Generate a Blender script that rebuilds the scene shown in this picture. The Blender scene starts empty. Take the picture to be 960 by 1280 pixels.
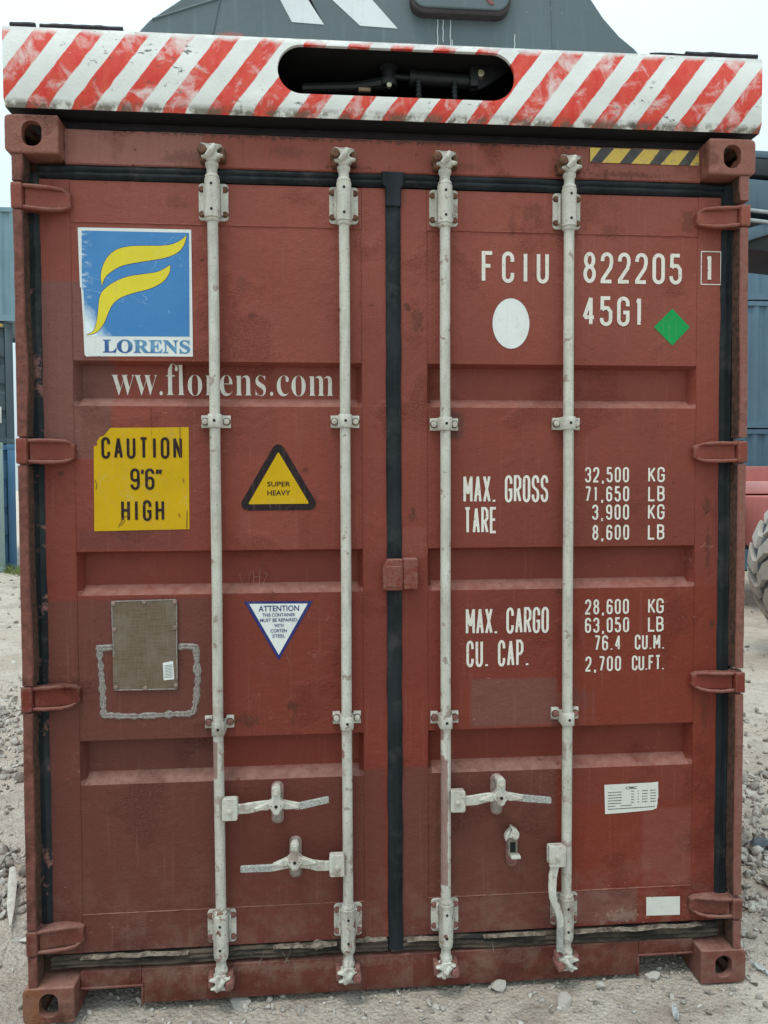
import bpy, bmesh, math, random
import numpy as np
from math import sin, cos, pi, radians, sqrt, atan2
from mathutils import Vector, Matrix, noise

random.seed(7); rng = np.random.default_rng(7)
scene = bpy.context.scene
COL = scene.collection

# ------------------------------------------------------------------ camera
CAM = (-0.2346, -2.4067, 1.7308)
YAW, PITCH, ROLL = -0.07992, -0.03286, -0.004276
F_PX = 920.0
f_ = Vector((-sin(YAW)*cos(PITCH), cos(YAW)*cos(PITCH), sin(PITCH)))
r_ = Vector((cos(YAW), sin(YAW), 0)); u_ = r_.cross(f_)
r2 = r_*cos(ROLL) + u_*sin(ROLL); u2 = -r_*sin(ROLL) + u_*cos(ROLL)
cd = bpy.data.cameras.new('camera'); cam = bpy.data.objects.new('camera', cd); COL.objects.link(cam)
mw = Matrix((r2, u2, -f_)).transposed().to_4x4(); mw.translation = Vector(CAM)
cam.matrix_world = mw
cd.sensor_fit = 'VERTICAL'; cd.sensor_height = 36.0; cd.lens = 36.0*F_PX/1280.0
cd.clip_start = 0.02; cd.clip_end = 3000
scene.camera = cam

# ------------------------------------------------------------------ sky + sun (high thin overcast)
SUN_EL, SUN_AZ = radians(70), radians(215)      # from behind and a little left of the photographer
w = bpy.data.worlds.new('World'); scene.world = w; w.use_nodes = True
nt = w.node_tree; nt.nodes.clear()
def wn(t): return nt.nodes.new(t)
sky = wn('ShaderNodeTexSky'); sky.sky_type = 'NISHITA'; sky.sun_disc = False
sky.sun_elevation = SUN_EL; sky.sun_rotation = SUN_AZ; sky.dust_density = 3.0
tc = wn('ShaderNodeTexCoord'); sp = wn('ShaderNodeSeparateXYZ'); nt.links.new(tc.outputs['Generated'], sp.inputs[0])
mr = wn('ShaderNodeMapRange'); mr.inputs[1].default_value = 0; mr.inputs[2].default_value = 1
mr.inputs[3].default_value = 0.62; mr.inputs[4].default_value = 1.5
nt.links.new(sp.outputs[2], mr.inputs[0])
ns = wn('ShaderNodeTexNoise'); ns.inputs['Scale'].default_value = 2.2; ns.inputs['Detail'].default_value = 5
nt.links.new(tc.outputs['Generated'], ns.inputs['Vector'])
mn = wn('ShaderNodeMapRange'); mn.inputs[1].default_value = .3; mn.inputs[2].default_value = .7
mn.inputs[3].default_value = 0.93; mn.inputs[4].default_value = 1.07
nt.links.new(ns.outputs['Fac'], mn.inputs[0])
mu = wn('ShaderNodeMath'); mu.operation = 'MULTIPLY'; nt.links.new(mr.outputs[0], mu.inputs[0]); nt.links.new(mn.outputs[0], mu.inputs[1])
vm = wn('ShaderNodeVectorMath'); vm.operation = 'SCALE'; vm.inputs[0].default_value = (8.9, 10.9, 11.6)
nt.links.new(mu.outputs[0], vm.inputs['Scale'])
mx = wn('ShaderNodeMix'); mx.data_type = 'RGBA'; mx.inputs[0].default_value = 0.86
nt.links.new(sky.outputs[0], mx.inputs[6]); nt.links.new(vm.outputs[0], mx.inputs[7])
bg = wn('ShaderNodeBackground'); bg.inputs[1].default_value = 0.10
nt.links.new(mx.outputs[2], bg.inputs[0])
wo = wn('ShaderNodeOutputWorld'); nt.links.new(bg.outputs[0], wo.inputs[0])

sl = bpy.data.lights.new('sun', 'SUN'); sl.energy = 1.3; sl.angle = radians(20); sl.color = (1, .96, .90)
sun = bpy.data.objects.new('sun', sl); COL.objects.link(sun)
dirv = Vector((sin(SUN_AZ)*cos(SUN_EL), cos(SUN_AZ)*cos(SUN_EL), sin(SUN_EL)))
sun.rotation_euler = dirv.to_track_quat('Z', 'Y').to_euler(); sun.location = (0, -5, 12)
scene.view_settings.view_transform = 'Standard'; scene.view_settings.look = 'None'
scene.view_settings.exposure = 0.16; scene.view_settings.gamma = 1.0
scene.view_settings.use_curve_mapping = False

# ------------------------------------------------------------------ material helpers
class NT:
    def __init__(s, name, rough=.6, metal=0, spec=.4):
        s.m = bpy.data.materials.new(name); s.m.use_nodes = True
        s.t = s.m.node_tree; s.b = s.t.nodes['Principled BSDF']
        s.b.inputs['Roughness'].default_value = rough; s.b.inputs['Metallic'].default_value = metal
        s.b.inputs['Specular IOR Level'].default_value = spec
        s.tc = s.t.nodes.new('ShaderNodeTexCoord').outputs['Object']
    def n(s, t, **k):
        o = s.t.nodes.new(t)
        for a, b in k.items(): setattr(o, a, b)
        return o
    def L(s, a, b): s.t.links.new(a, b)
    def set(s, sock, v):
        if hasattr(v, 'is_output') or isinstance(v, bpy.types.NodeSocket): s.L(v, sock)
        elif isinstance(v, tuple) and len(v) == 3 and sock.type == 'RGBA': sock.default_value = (*v, 1)
        else: sock.default_value = v
    def noise(s, scale, detail=4, rough=.55, vec=None, sc=None, dist=0):
        v = vec if vec is not None else s.tc
        if sc: 
            mp = s.n('ShaderNodeMapping'); s.L(v, mp.inputs[0]); mp.inputs['Scale'].default_value = sc; v = mp.outputs[0]
        o = s.n('ShaderNodeTexNoise'); s.L(v, o.inputs['Vector']); o.inputs['Scale'].default_value = scale
        o.inputs['Detail'].default_value = detail; o.inputs['Roughness'].default_value = rough; o.inputs['Distortion'].default_value = dist
        return o.outputs['Fac']
    def ramp(s, v, a, b, lo=0., hi=1.):
        o = s.n('ShaderNodeMapRange'); s.L(v, o.inputs[0])
        for i, x in zip((1, 2, 3, 4), (a, b, lo, hi)): o.inputs[i].default_value = x
        return o.outputs[0]
    def math(s, op, a, b=0.):
        o = s.n('ShaderNodeMath', operation=op); s.set(o.inputs[0], a); s.set(o.inputs[1], b); return o.outputs[0]
    def mix(s, f, a, b):
        o = s.n('ShaderNodeMix', data_type='RGBA'); s.set(o.inputs[0], f); s.set(o.inputs[6], a); s.set(o.inputs[7], b); return o.outputs[2]
    def base(s, c): s.set(s.b.inputs['Base Color'], c)
    def rough(s, c): s.set(s.b.inputs['Roughness'], c)
    def bump(s, h, dist=.001, strength=1.):
        o = s.n('ShaderNodeBump'); s.L(h, o.inputs['Height']); o.inputs['Distance'].default_value = dist; o.inputs['Strength'].default_value = strength
        s.L(o.outputs[0], s.b.inputs['Normal'])
    def sep(s, v=None):
        o = s.n('ShaderNodeSeparateXYZ'); s.L(v or s.tc, o.inputs[0]); return o.outputs
    def normz(s):
        g = s.n('ShaderNodeNewGeometry'); return s.sep(g.outputs['Normal'])[2]
    def rects(s, vec, col, lst, soft=.004):
        """paint patches: (x0,x1,z0,z1,colour,strength)"""
        for x0, x1, z0, z1, c, k in lst:
            a = s.n('ShaderNodeVectorMath', operation='SUBTRACT'); s.L(vec, a.inputs[0]); a.inputs[1].default_value = ((x0+x1)/2, 0, (z0+z1)/2)
            b = s.n('ShaderNodeVectorMath', operation='ABSOLUTE'); s.L(a.outputs[0], b.inputs[0])
            d = s.n('ShaderNodeVectorMath', operation='SUBTRACT'); s.L(b.outputs[0], d.inputs[0]); d.inputs[1].default_value = ((x1-x0)/2, 0, (z1-z0)/2)
            e = s.sep(d.outputs[0]); mxx = s.math('MAXIMUM', e[0], e[2])
            col = s.mix(s.ramp(mxx, -soft, soft, k, 0.), col, c)
        return col
    def lines(s, scale, thick=.006, detail=2, sc=None, dist=.8):
        n_ = s.noise(scale, detail, .5, sc=sc, dist=dist); return s.ramp(s.math('ABSOLUTE', s.math('SUBTRACT', n_, .5)), 0, thick, 1, 0)
    def spots(s, vec, col, lst):
        nz = s.noise(70, 5, .7)
        for x, z, rx, rz, c, k in lst:
            a = s.n('ShaderNodeVectorMath', operation='SUBTRACT'); s.L(vec, a.inputs[0]); a.inputs[1].default_value = (x, 0, z)
            b = s.n('ShaderNodeVectorMath', operation='MULTIPLY'); s.L(a.outputs[0], b.inputs[0]); b.inputs[1].default_value = (1/rx, 0, 1/rz)
            l = s.n('ShaderNodeVectorMath', operation='LENGTH'); s.L(b.outputs[0], l.inputs[0])
            v = s.math('ADD', s.math('SUBTRACT', 1., l.outputs['Value']), s.math('MULTIPLY', s.math('SUBTRACT', nz, .5), 3.2))
            col = s.mix(s.ramp(v, .1, .55, 0, k), col, c)
        return col
    def warp(s, amt=.012, scale=14, d=3):
        nz = s.n('ShaderNodeTexNoise'); s.L(s.tc, nz.inputs['Vector']); nz.inputs['Scale'].default_value = scale; nz.inputs['Detail'].default_value = d
        a = s.n('ShaderNodeVectorMath', operation='SUBTRACT'); s.L(nz.outputs['Color'], a.inputs[0]); a.inputs[1].default_value = (.5, .5, .5)
        b = s.n('ShaderNodeVectorMath', operation='SCALE'); s.L(a.outputs[0], b.inputs[0]); b.inputs['Scale'].default_value = amt*2
        c = s.n('ShaderNodeVectorMath', operation='ADD'); s.L(s.tc, c.inputs[0]); s.L(b.outputs[0], c.inputs[1])
        return c.outputs[0]

def flat(name, col, rough=.6, metal=0, var=.12, scale=9, bump=.0, spec=.4):
    m = NT(name, rough, metal, spec)
    k = m.noise(scale, 5)
    m.base(m.mix(m.ramp(k, .3, .7), tuple(c*(1-var) for c in col), tuple(min(1, c*(1+var)) for c in col)))
    if bump: m.bump(m.noise(scale*12, 3), bump)
    return m.m

BR = (.130, .044, .034)      # brownish repaint
RD = (.185, .033, .018)      # redder original paint
def container_paint(name, patches, tint=1., brown=0., dustk=1., blister=0., edge=False):
    m = NT(name, .5, 0, .16)
    vec = m.warp(.006, 22)
    a = tuple(c*tint for c in (.200, .039, .025)); b = tuple(c*tint for c in (.148, .031, .021))
    c = m.mix(m.ramp(m.noise(1.6, 4), .35, .65), a, b)
    if brown: c = m.mix(brown, c, BR)
    # paint mixes to a paler tone towards the top, broken up by noise
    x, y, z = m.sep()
    upper_tone = m.math('MULTIPLY', m.ramp(z, 1.1, 2.7), m.ramp(m.noise(2.3, 5), .25, .6, .55, 1.))
    c = m.mix(m.math('MULTIPLY', upper_tone, .66), c, (.315, .098, .070))
    c = m.rects(vec, c, patches, .006)
    RU = (.085, .030, .018)
    SP = dict(door_paint_left=[(-.345, 1.0, .028, .022, RU, .8), (-.345, .955, .010, .05, RU, .5), (-.505, .955, .06, .03, RU, .75), (-.30, 1.79, .022, .012, RU, .7), (-.628, 2.48, .008, .008, RU, .9), (-.50, 2.40, .03, .03, RU, .35),
                  (-.62, .30, .05, .05, RU, .5), (-.47, 2.30, .02, .015, RU, .6), (-1.09, 1.78, .012, .010, RU, .8), (-.90, 1.57, .03, .02, (.13, .05, .045), .5), (-.14, 2.62, .05, .04, RU, .4), (-.71, 2.66, .05, .03, RU, .3)],
              door_paint_right=[(.045, 2.33, .014, .020, RU, .85), (.075, 2.29, .030, .05, RU, .6), (.06, 1.64, .02, .03, RU, .7), (.205, 1.945, .040, .055, (.11, .04, .032), .85), (1.095, 1.66, .018, .04, RU, .75), (1.10, 1.50, .014, .09, RU, .7),
                  (1.115, 1.25, .012, .02, RU, .8), (1.09, .95, .015, .10, RU, .5), (.79, 1.60, .015, .02, RU, .6), (.60, 2.62, .07, .05, RU, .35), (.74, 2.60, .05, .03, RU, .4), (.47, 2.66, .05, .04, RU, .4), (.50, 2.45, .03, .02, RU, .4),
                  (.40, 2.62, .02, .05, RU, .35), (.57, 1.38, .02, .03, RU, .6), (.40, .33, .10, .05, RU, .3), (.80, .22, .10, .03, (.30, .20, .16), .6), (.17, .96, .05, .02, RU, .4), (.63, 1.0, .06, .05, (.12, .05, .045), .5), (1.02, 2.64, .04, .05, RU, .5)],
              frame_paint=[(-.68, 2.80, .10, .03, (.14, .06, .05), .6), (-.15, 2.785, .10, .012, RU, .6), (.80, 2.79, .16, .014, RU, .65), (.58, 2.84, .05, .05, RU, .5), (.25, 2.80, .08, .02, RU, .3), (-.35, 2.83, .08, .03, RU, .35), (0, 2.885, 1.2, .018, (.05, .03, .025), .8)],
              casting_paint=[(-1.13, 2.90, .10, .02, RU, .5), (1.13, .12, .08, .014, RU, .5), (-1.12, .04, .06, .05, RU, .5)],
              sill_paint=[(-.3, .11, .5, .02, (.20, .13, .10), .4), (.5, .05, .3, .02, RU, .4), (-.7, .04, .2, .02, RU, .4)]).get(name, [])
    c = m.spots(vec, c, SP)
    mud = m.math('MULTIPLY', m.ramp(z, .55, .12), m.ramp(m.noise(11, 6, .7), .46, .66))
    c = m.mix(m.math('MULTIPLY', mud, .38), c, (.26, .185, .145))
    scr = m.math('MULTIPLY', m.math('MULTIPLY', m.lines(5.5, .0035, 3), m.ramp(m.noise(3.7, 3), .50, .60)), m.ramp(m.noise(60, 3), .4, .6))
    c = m.mix(m.math('MULTIPLY', scr, .35), c, (.40, .22, .18))
    # roller lap marks and grime runs
    runs = m.noise(9, 5, .6, sc=(9, 9, .55))
    c = m.mix(m.ramp(runs, .52, .75, 0, .20), c, (.14, .055, .042))
    runs2 = m.noise(7, 4, .6, sc=(14, 14, .4))
    c = m.mix(m.ramp(runs2, .6, .8, 0, .14), c, (.46, .27, .21))
    # dust on upward faces
    nz = m.normz()
    d = m.math('MULTIPLY', m.ramp(nz, .25, .8), m.ramp(m.noise(30, 5, .7), .3, .62, .15*dustk, .50*dustk))
    c = m.mix(d, c, (.38, .22, .18))
    # rust spots and scuffs
    sp1 = m.math('MULTIPLY', m.ramp(m.noise(48, 4, .65), .63, .68), m.ramp(m.noise(3.1, 3), .49, .58))
    c = m.mix(m.math('MULTIPLY', sp1, .8), c, (.10, .032, .018))
    sp2 = m.math('MULTIPLY', m.ramp(m.noise(85, 2, .5, sc=(1, 1, 2.5)), .72, .75), m.ramp(m.noise(2.2, 2), .5, .6))
    c = m.mix(m.math('MULTIPLY', sp2, .5), c, (.55, .32, .27))
    c = m.mix(m.ramp(m.noise(260, 2), .45, .75, 0, .12), c, (.16, .07, .055))
    m.base(c)
    m.rough(m.ramp(m.noise(6, 4), .3, .7, .42, .62))
    h = m.math('ADD', m.math('MULTIPLY', m.noise(160, 3), .5), m.math('MULTIPLY', m.noise(38, 4), .8))
    wr = m.math('MULTIPLY', m.ramp(m.noise(4.3, 3), .56, .66), m.noise(95, 4, .7, dist=1.2))
    h = m.math('ADD', h, m.math('MULTIPLY', wr, 2.2 + blister))
    m.bump(h, .0034, 1.)
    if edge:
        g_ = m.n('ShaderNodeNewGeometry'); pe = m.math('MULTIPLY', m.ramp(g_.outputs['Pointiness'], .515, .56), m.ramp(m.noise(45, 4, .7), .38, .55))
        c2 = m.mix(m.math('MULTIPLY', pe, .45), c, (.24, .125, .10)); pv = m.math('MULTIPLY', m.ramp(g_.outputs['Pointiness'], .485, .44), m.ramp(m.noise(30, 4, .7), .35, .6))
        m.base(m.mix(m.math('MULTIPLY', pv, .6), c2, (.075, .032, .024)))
    return m.m

pink = (.37, .175, .14)
P_LEFT = [(-1.25, -1.012, 1.83, 2.40, (0.172, 0.076, 0.065), .85), (-1.02, -.928, 1.83, 2.165, (0.164, 0.067, 0.055), .9),
          (-1.25, -.61, -.1, 1.368, (0.132, 0.047, 0.037), .80), (-1.06, -.62, .768, 1.225, (0.120, 0.041, 0.032), .45),
          (-1.25, -.04, -.1, .775, (0.124, 0.040, 0.032), .75), (-.60, -.30, .93, 1.33, (0.184, 0.034, 0.021), .5),
          (-.62, -.112, .90, 1.372, (0.180, 0.038, 0.024), .6), (-.517, -.322, 1.528, 1.653, (0.240, 0.065, 0.047), .6),
          (-.57, -.39, 1.84, 1.97, (0.176, 0.042, 0.030), .35), (-.105, -.03, .945, 1.385, (0.168, 0.038, 0.026), .5),
          (-1.04, -.70, 1.53, 1.60, (0.132, 0.040, 0.034), .6), (-.72, -.60, 1.53, 2.0, (0.176, 0.042, 0.030), .4)]
P_RIGHT = [(.262, .560, .910, 1.072, (0.164, 0.067, 0.055), .85), (.56, .70, .905, 1.02, (0.164, 0.065, 0.053), .5),
           (.0, .105, 1.495, 1.598, (0.240, 0.068, 0.050), .65), (.0, .56, -.1, .775, (0.132, 0.046, 0.036), .85),
           (.61, 1.3, .20, 1.38, RD, .72), (.873, 1.052, .322, .60, (0.212, 0.061, 0.044), .65), (.61, .85, .20, .318, (0.164, 0.067, 0.055), .85),
           (.60, 1.052, .62, .905, (0.168, 0.040, 0.027), .5), (.84, .92, 1.9, 2.0, (0.176, 0.046, 0.034), .4), (.17, .235, 1.90, 1.985, (0.120, 0.046, 0.038), .8)]
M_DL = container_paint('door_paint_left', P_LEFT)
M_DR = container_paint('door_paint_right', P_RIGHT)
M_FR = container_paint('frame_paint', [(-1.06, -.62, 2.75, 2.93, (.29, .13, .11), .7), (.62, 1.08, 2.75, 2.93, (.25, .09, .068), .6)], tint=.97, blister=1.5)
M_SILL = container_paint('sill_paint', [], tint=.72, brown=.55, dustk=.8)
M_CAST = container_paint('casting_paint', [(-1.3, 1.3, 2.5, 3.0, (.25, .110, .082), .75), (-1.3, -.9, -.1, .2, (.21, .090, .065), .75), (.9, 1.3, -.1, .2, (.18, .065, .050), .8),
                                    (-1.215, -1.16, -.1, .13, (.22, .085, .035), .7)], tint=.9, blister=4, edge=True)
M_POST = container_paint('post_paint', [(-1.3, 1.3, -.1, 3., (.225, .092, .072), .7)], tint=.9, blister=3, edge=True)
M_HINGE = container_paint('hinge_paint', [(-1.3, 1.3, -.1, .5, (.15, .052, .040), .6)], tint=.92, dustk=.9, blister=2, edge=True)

def rust(name, c1=(.085, .040, .026), c2=(.19, .085, .045)):
    m = NT(name, .8); m.base(m.mix(m.ramp(m.noise(60, 5), .35, .65), c1, c2)); m.bump(m.noise(220, 4), .0012); return m.m
M_RUST = rust('rust'); M_RUSTD = rust('rust_dark', (.055, .03, .022), (.11, .055, .035)); M_RUSTP = rust('rusty_painted_keeper', (.15, .06, .05), (.27, .12, .10))

M_CHAN = rust('channel_brown', (.045, .028, .020), (.13, .062, .042))
M_SLOT = flat('slot_dusty', (.27, .235, .20), .7, 0, .3, 60, .0015)
M_KEEP = flat('keeper_dusty', (.30, .20, .17), .7, 0, .35, 45, .0015)
def whitebar(name, dirt=1., patches=()):
    m = NT(name, .55, 0, .4)
    c = m.mix(m.ramp(m.noise(12, 5), .3, .7), (.60, .585, .515), (.50, .485, .42))
    if patches: c = m.rects(m.warp(.006, 30), c, patches, .0015)
    st = m.noise(34, 5, .65, sc=(1, 1, .16))
    c = m.mix(m.ramp(st, .46, .66, 0, .62*dirt), c, (.28, .25, .21))
    c = m.mix(m.math('MULTIPLY', m.ramp(m.noise(120, 3), .58, .66), .45*dirt), c, (.20, .19, .17))
    c = m.mix(m.math('MULTIPLY', m.ramp(m.noise(26, 3), .645, .67), .75*dirt), c, (.17, .08, .055))
    zz_ = m.sep()[2]
    lowd = m.math('MULTIPLY', m.ramp(zz_, 1.3, .3, .15, 1), m.ramp(m.noise(19, 6, .72), .54, .60))
    c = m.mix(m.math('MULTIPLY', lowd, .75), c, (.24, .135, .105))
    gr = m.math('MULTIPLY', m.ramp(m.noise(8, 5, .65), .48, .66), .35*dirt); c = m.mix(gr, c, (.30, .27, .22))
    m.base(c); m.bump(m.noise(140, 4), .0012); return m.m
M_BAR = whitebar('bar_paint', .8)
M_BARLOW = whitebar('bar_paint_dirty', 1.5, [])
M_ROD = whitebar('rod_paint', .75, [(.148, .170, .385, .815, (.27, .15, .13), .95), (.140, .160, .80, .83, (.27, .15, .13), .9), (.138, .158, .88, .915, (.27, .15, .13), .9),
                                    (-.612, -.592, .78, .90, (.24, .13, .11), .9), (-.195, -.178, .83, .86, (.24, .12, .1), .9), (.56, .578, .80, .86, (.3, .22, .18), .7),
                                    (-.58, -.55, .80, .86, (.3, .2, .17), .8)])
m = NT('worn_steel', .5, .35); m.base(m.mix(m.ramp(m.noise(170, 5, .7), .40, .66), (.50, .51, .48), (.20, .20, .185))); m.bump(m.noise(150, 4), .0018); M_WORN = m.m
M_BOLT = flat('bolt_pale', (.50, .47, .40), .5, .1, .3, 60, .0008)
M_RIV = flat('rivet_dull', (.25, .17, .14), .6, 0, .3, 60, .0008)
M_HOLE = flat('hole_dark', (.012, .012, .013), .9)

def rubber(name, over=None):
    m = NT(name, .60, 0, .20)
    c = m.mix(m.ramp(m.noise(14, 5, .6, sc=(1, 1, .25)), .35, .75), (.006, .009, .012), (.024, .029, .034))
    c = m.mix(m.math('MULTIPLY', m.ramp(m.noise(7, 6, .7), .52, .70), .5), c, (.075, .070, .062))
    if over:
        x, y, z = m.sep(); k = m.ramp(m.noise(11, 6, .7), *over)
        c = m.mix(k, c, (.21, .10, .085))
    m.base(c); m.rough(m.ramp(m.noise(20, 4), .3, .7, .5, .8)); m.bump(m.noise(60, 4, .6), .0022); return m.m
M_GAS = rubber('gasket_rubber'); M_GASP = rubber('gasket_rubber_overpainted', (.60, .66))
M_GAST = rubber('gasket_rubber_dusty', (.66, .76))
m = NT('gasket_caked', .85); c = m.mix(m.ramp(m.noise(16, 6, .7, sc=(.4, 1, 1.6)), .42, .6), (.022, .019, .016), (.115, .085, .062)); m.base(c); m.bump(m.noise(70, 5, .7), .004); M_GASD = m.m
m = NT('sealant', .8); c = m.mix(m.ramp(m.noise(40, 5, .7), .38, .6), (.060, .046, .036), (.27, .225, .175)); m.base(c); m.bump(m.noise(120, 4, .7), .003); M_PEEL = m.m
m = NT('glue_residue', .5, 0, .6); v = m.noise(95, 6, .75, dist=2.6); m.base(m.mix(m.ramp(v, .36, .60), (.13, .085, .075), (.44, .41, .375))); m.bump(v, .006); M_GLUE = m.m

def printed(name, col, wear=.15, wearc=(.33, .10, .075), rough=.5):
    m = NT(name, rough, 0, .15)
    c = m.mix(m.ramp(m.noise(9, 5), .3, .7), col, tuple(k*.88 for k in col))
    c = m.mix(m.math('MULTIPLY', m.ramp(m.noise(130, 3), .64, .68), .8*wear*4), c, wearc)
    c = m.mix(m.ramp(m.noise(12, 4, .6, sc=(7, 7, .5)), .55, .8, 0, .18), c, (.35, .25, .2))
    ln = m.math('MULTIPLY', m.lines(7, .004, 3), m.ramp(m.noise(5, 3), .48, .58)); c = m.mix(m.math('MULTIPLY', ln, .45), c, tuple(.5*k+.22 for k in col))
    c = m.mix(m.math('MULTIPLY', m.ramp(m.noise(24, 5, .7), .60, .72), .22), c, (.30, .20, .15))
    m.base(c); m.rough(m.ramp(m.noise(12, 4), .3, .7, .38, .7)); return m.m
M_LET = printed('lettering_white', (.74, .71, .63), .25)
M_STW = printed('sticker_white', (.72, .75, .72), .05)
M_STP = printed('sticker_pale', (.66, .66, .60), .03)
M_YEL = printed('sticker_yellow', (.58, .355, .005), .05, (.3, .12, .03))
M_BLK = printed('print_black', (.022, .014, .015), .03)
M_NAVY = printed('print_navy', (.025, .035, .16), .03)
M_GRN = printed('print_green', (.01, .30, .075), .03)
M_SWY = printed('swoosh_yellow', (.74, .62, .045), .03)
m = NT('logo_blue', .35)
x, y, z = m.sep()
fade = m.math('ADD', m.math('MULTIPLY', m.math('SUBTRACT', x, -1.0), 11.), m.math('MULTIPLY', m.math('SUBTRACT', z, 2.23), 8.))
fade = m.ramp(m.math('ADD', fade, m.math('MULTIPLY', m.noise(24, 5, .65), .9)), .75, 1.35, 1, 0)
fade = m.math('MAXIMUM', fade, m.math('MULTIPLY', m.ramp(x, -1.02, -.975, .75, 0), m.ramp(m.noise(30, 5, .7, sc=(1, 1, 2)), .50, .62)))
c = m.mix(m.ramp(m.noise(5, 5), .3, .7), (.035, .175, .43), (.055, .215, .47))
c = m.mix(m.math('MULTIPLY', m.ramp(m.noise(30, 6, .75, dist=1.5), .66, .70), .5), c, (.45, .62, .75))
c = m.mix(m.math('MULTIPLY', m.math('MULTIPLY', m.lines(6, .004, 3), m.ramp(m.noise(5, 3), .46, .56)), .5), c, (.45, .62, .72))
m.base(m.mix(fade, c, (.70, .80, .82))); m.bump(m.noise(26, 4, dist=1), .0012); M_LBLUE = m.m
m = NT('logo_text_blue', .4); x, y, z = m.sep()
m.base(m.mix(m.ramp(m.noise(14, 3), .40, .60), (.03, .09, .27), (.12, .30, .46))); M_LTXT = m.m

# hazard stripes on the lifting beam
m = NT('hazard_stripes', .5, 0, .4)
wv = m.warp(.004, 26, 5); x, y, z = m.sep(wv)
t = m.math('MULTIPLY', m.math('ADD', m.math('SUBTRACT', x, m.math('MULTIPLY', m.math('SUBTRACT', z, 2.92), .765)), 1.163 + .1396*4), 1/.1396)
fr = m.math('FRACT', t)
mask = m.math('MULTIPLY', m.ramp(fr, -.012, .012), m.ramp(fr, .50, .53, 1, 0))
wear = m.noise(13, 6, .68, dist=.6); wear2 = m.noise(5, 3)
mask = m.math('MULTIPLY', mask, m.ramp(m.math('ADD', wear, m.math('MULTIPLY', wear2, .5)), .76, .93, 1, .30))
mask = m.math('MULTIPLY', mask, m.ramp(m.math('ADD', z, m.math('MULTIPLY', m.noise(15, 4, .6), .05)), 3.168, 3.188, 1, 0))
streak = m.noise(40, 4, .6, sc=(1, 1, .5))
red = m.mix(m.ramp(streak, .35, .65), (.66, .035, .022), (.70, .085, .050))
wht = m.mix(m.ramp(m.noise(8, 5), .3, .7), (.82, .83, .80), (.70, .71, .68))
c = m.mix(mask, wht, red)
chip = m.math('MULTIPLY', m.ramp(m.noise(34, 6, .75, sc=(.7, 1, 1.2)), .60, .625), m.ramp(m.noise(3.1, 3), .51, .56))
c = m.mix(chip, c, (.20, .22, .22))
x, y, z = m.sep()
low = m.math('MULTIPLY', m.ramp(z, 2.932, 2.948, 1, 0), m.ramp(m.noise(24, 5, .7), .42, .54))
c = m.mix(m.math('MULTIPLY', low, .85), c, (.13, .105, .075))
top = m.math('MULTIPLY', m.ramp(z, 3.145, 3.165), m.ramp(m.noise(30, 5, .7, sc=(.4, 1, 1)), .44, .50))
c = m.mix(m.math('MULTIPLY', top, .7), c, (.42, .43, .42))
m.base(c); m.bump(m.math('ADD', m.noise(90, 3), m.math('MULTIPLY', chip, -1.5)), .0012); M_HAZ = m.m
M_BEAMIN = flat('beam_inside_black', (.010, .010, .011), .8)
M_CYLB = flat('cylinder_black', (.018, .021, .022), .45, .2, .3, 40)
M_PIN = flat('pin_brass', (.55, .50, .36), .4, .5)
m = NT('mast_grey', .5, 0, .4)
c = m.mix(m.ramp(m.noise(2.2, 5), .3, .7), (.088, .118, .130), (.115, .148, .160))
c = m.mix(m.ramp(m.noise(7, 5, .6, sc=(6, 1, .5)), .55, .75, 0, .45), c, (.17, .21, .22))
c = m.mix(m.math('MULTIPLY', m.ramp(m.noise(50, 5, .7), .66, .69), .7), c, (.45, .48, .48))
x, y, z = m.sep()
os_ = m.math('MULTIPLY', m.ramp(z, 3.31, 3.27), m.ramp(m.noise(18, 5, .7), .4, .5))
c = m.mix(m.math('MULTIPLY', os_, .85), c, (.72, .74, .72))
m.base(m.rects(m.warp(.02, 20), c, [(-.60, -.52, 3.30, 3.345, (.50, .12, .08), .8)], .01)); m.bump(m.noise(60, 3), .0008); M_MAST = m.m
M_MASTW = printed('mast_white', (.74, .77, .78), .03, (.2, .25, .26))
M_STRIP = flat('rubber_strip', (.018, .013, .018), .6, 0, .4, 40, .002)
m = NT('tape_yellow', .45); m.base(m.mix(m.ramp(m.noise(24, 5, .7, dist=1), .52, .60), (.62, .42, .07), (.36, .25, .14))); M_TAPEY = m.m
M_TAPEB = flat('tape_black', (.055, .048, .046), .5, 0, .4, 40)
m = NT('plate_brown', .6, .2); c = m.mix(m.ramp(m.math('ADD', m.math('MULTIPLY', m.noise(260, 2, .5, sc=(.08, 1, 1)), .5), m.math('MULTIPLY', m.noise(260, 2, .5, sc=(1, 1, .08)), .5)), .4, .6), (.120, .084, .054), (.170, .125, .085))
c = m.mix(m.ramp(m.noise(10, 5), .45, .7, 0, .5), c, (.25, .22, .18)); m.base(c); m.bump(m.noise(180, 3, sc=(.1, 1, 1)), .0008); M_PLATE = m.m

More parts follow.
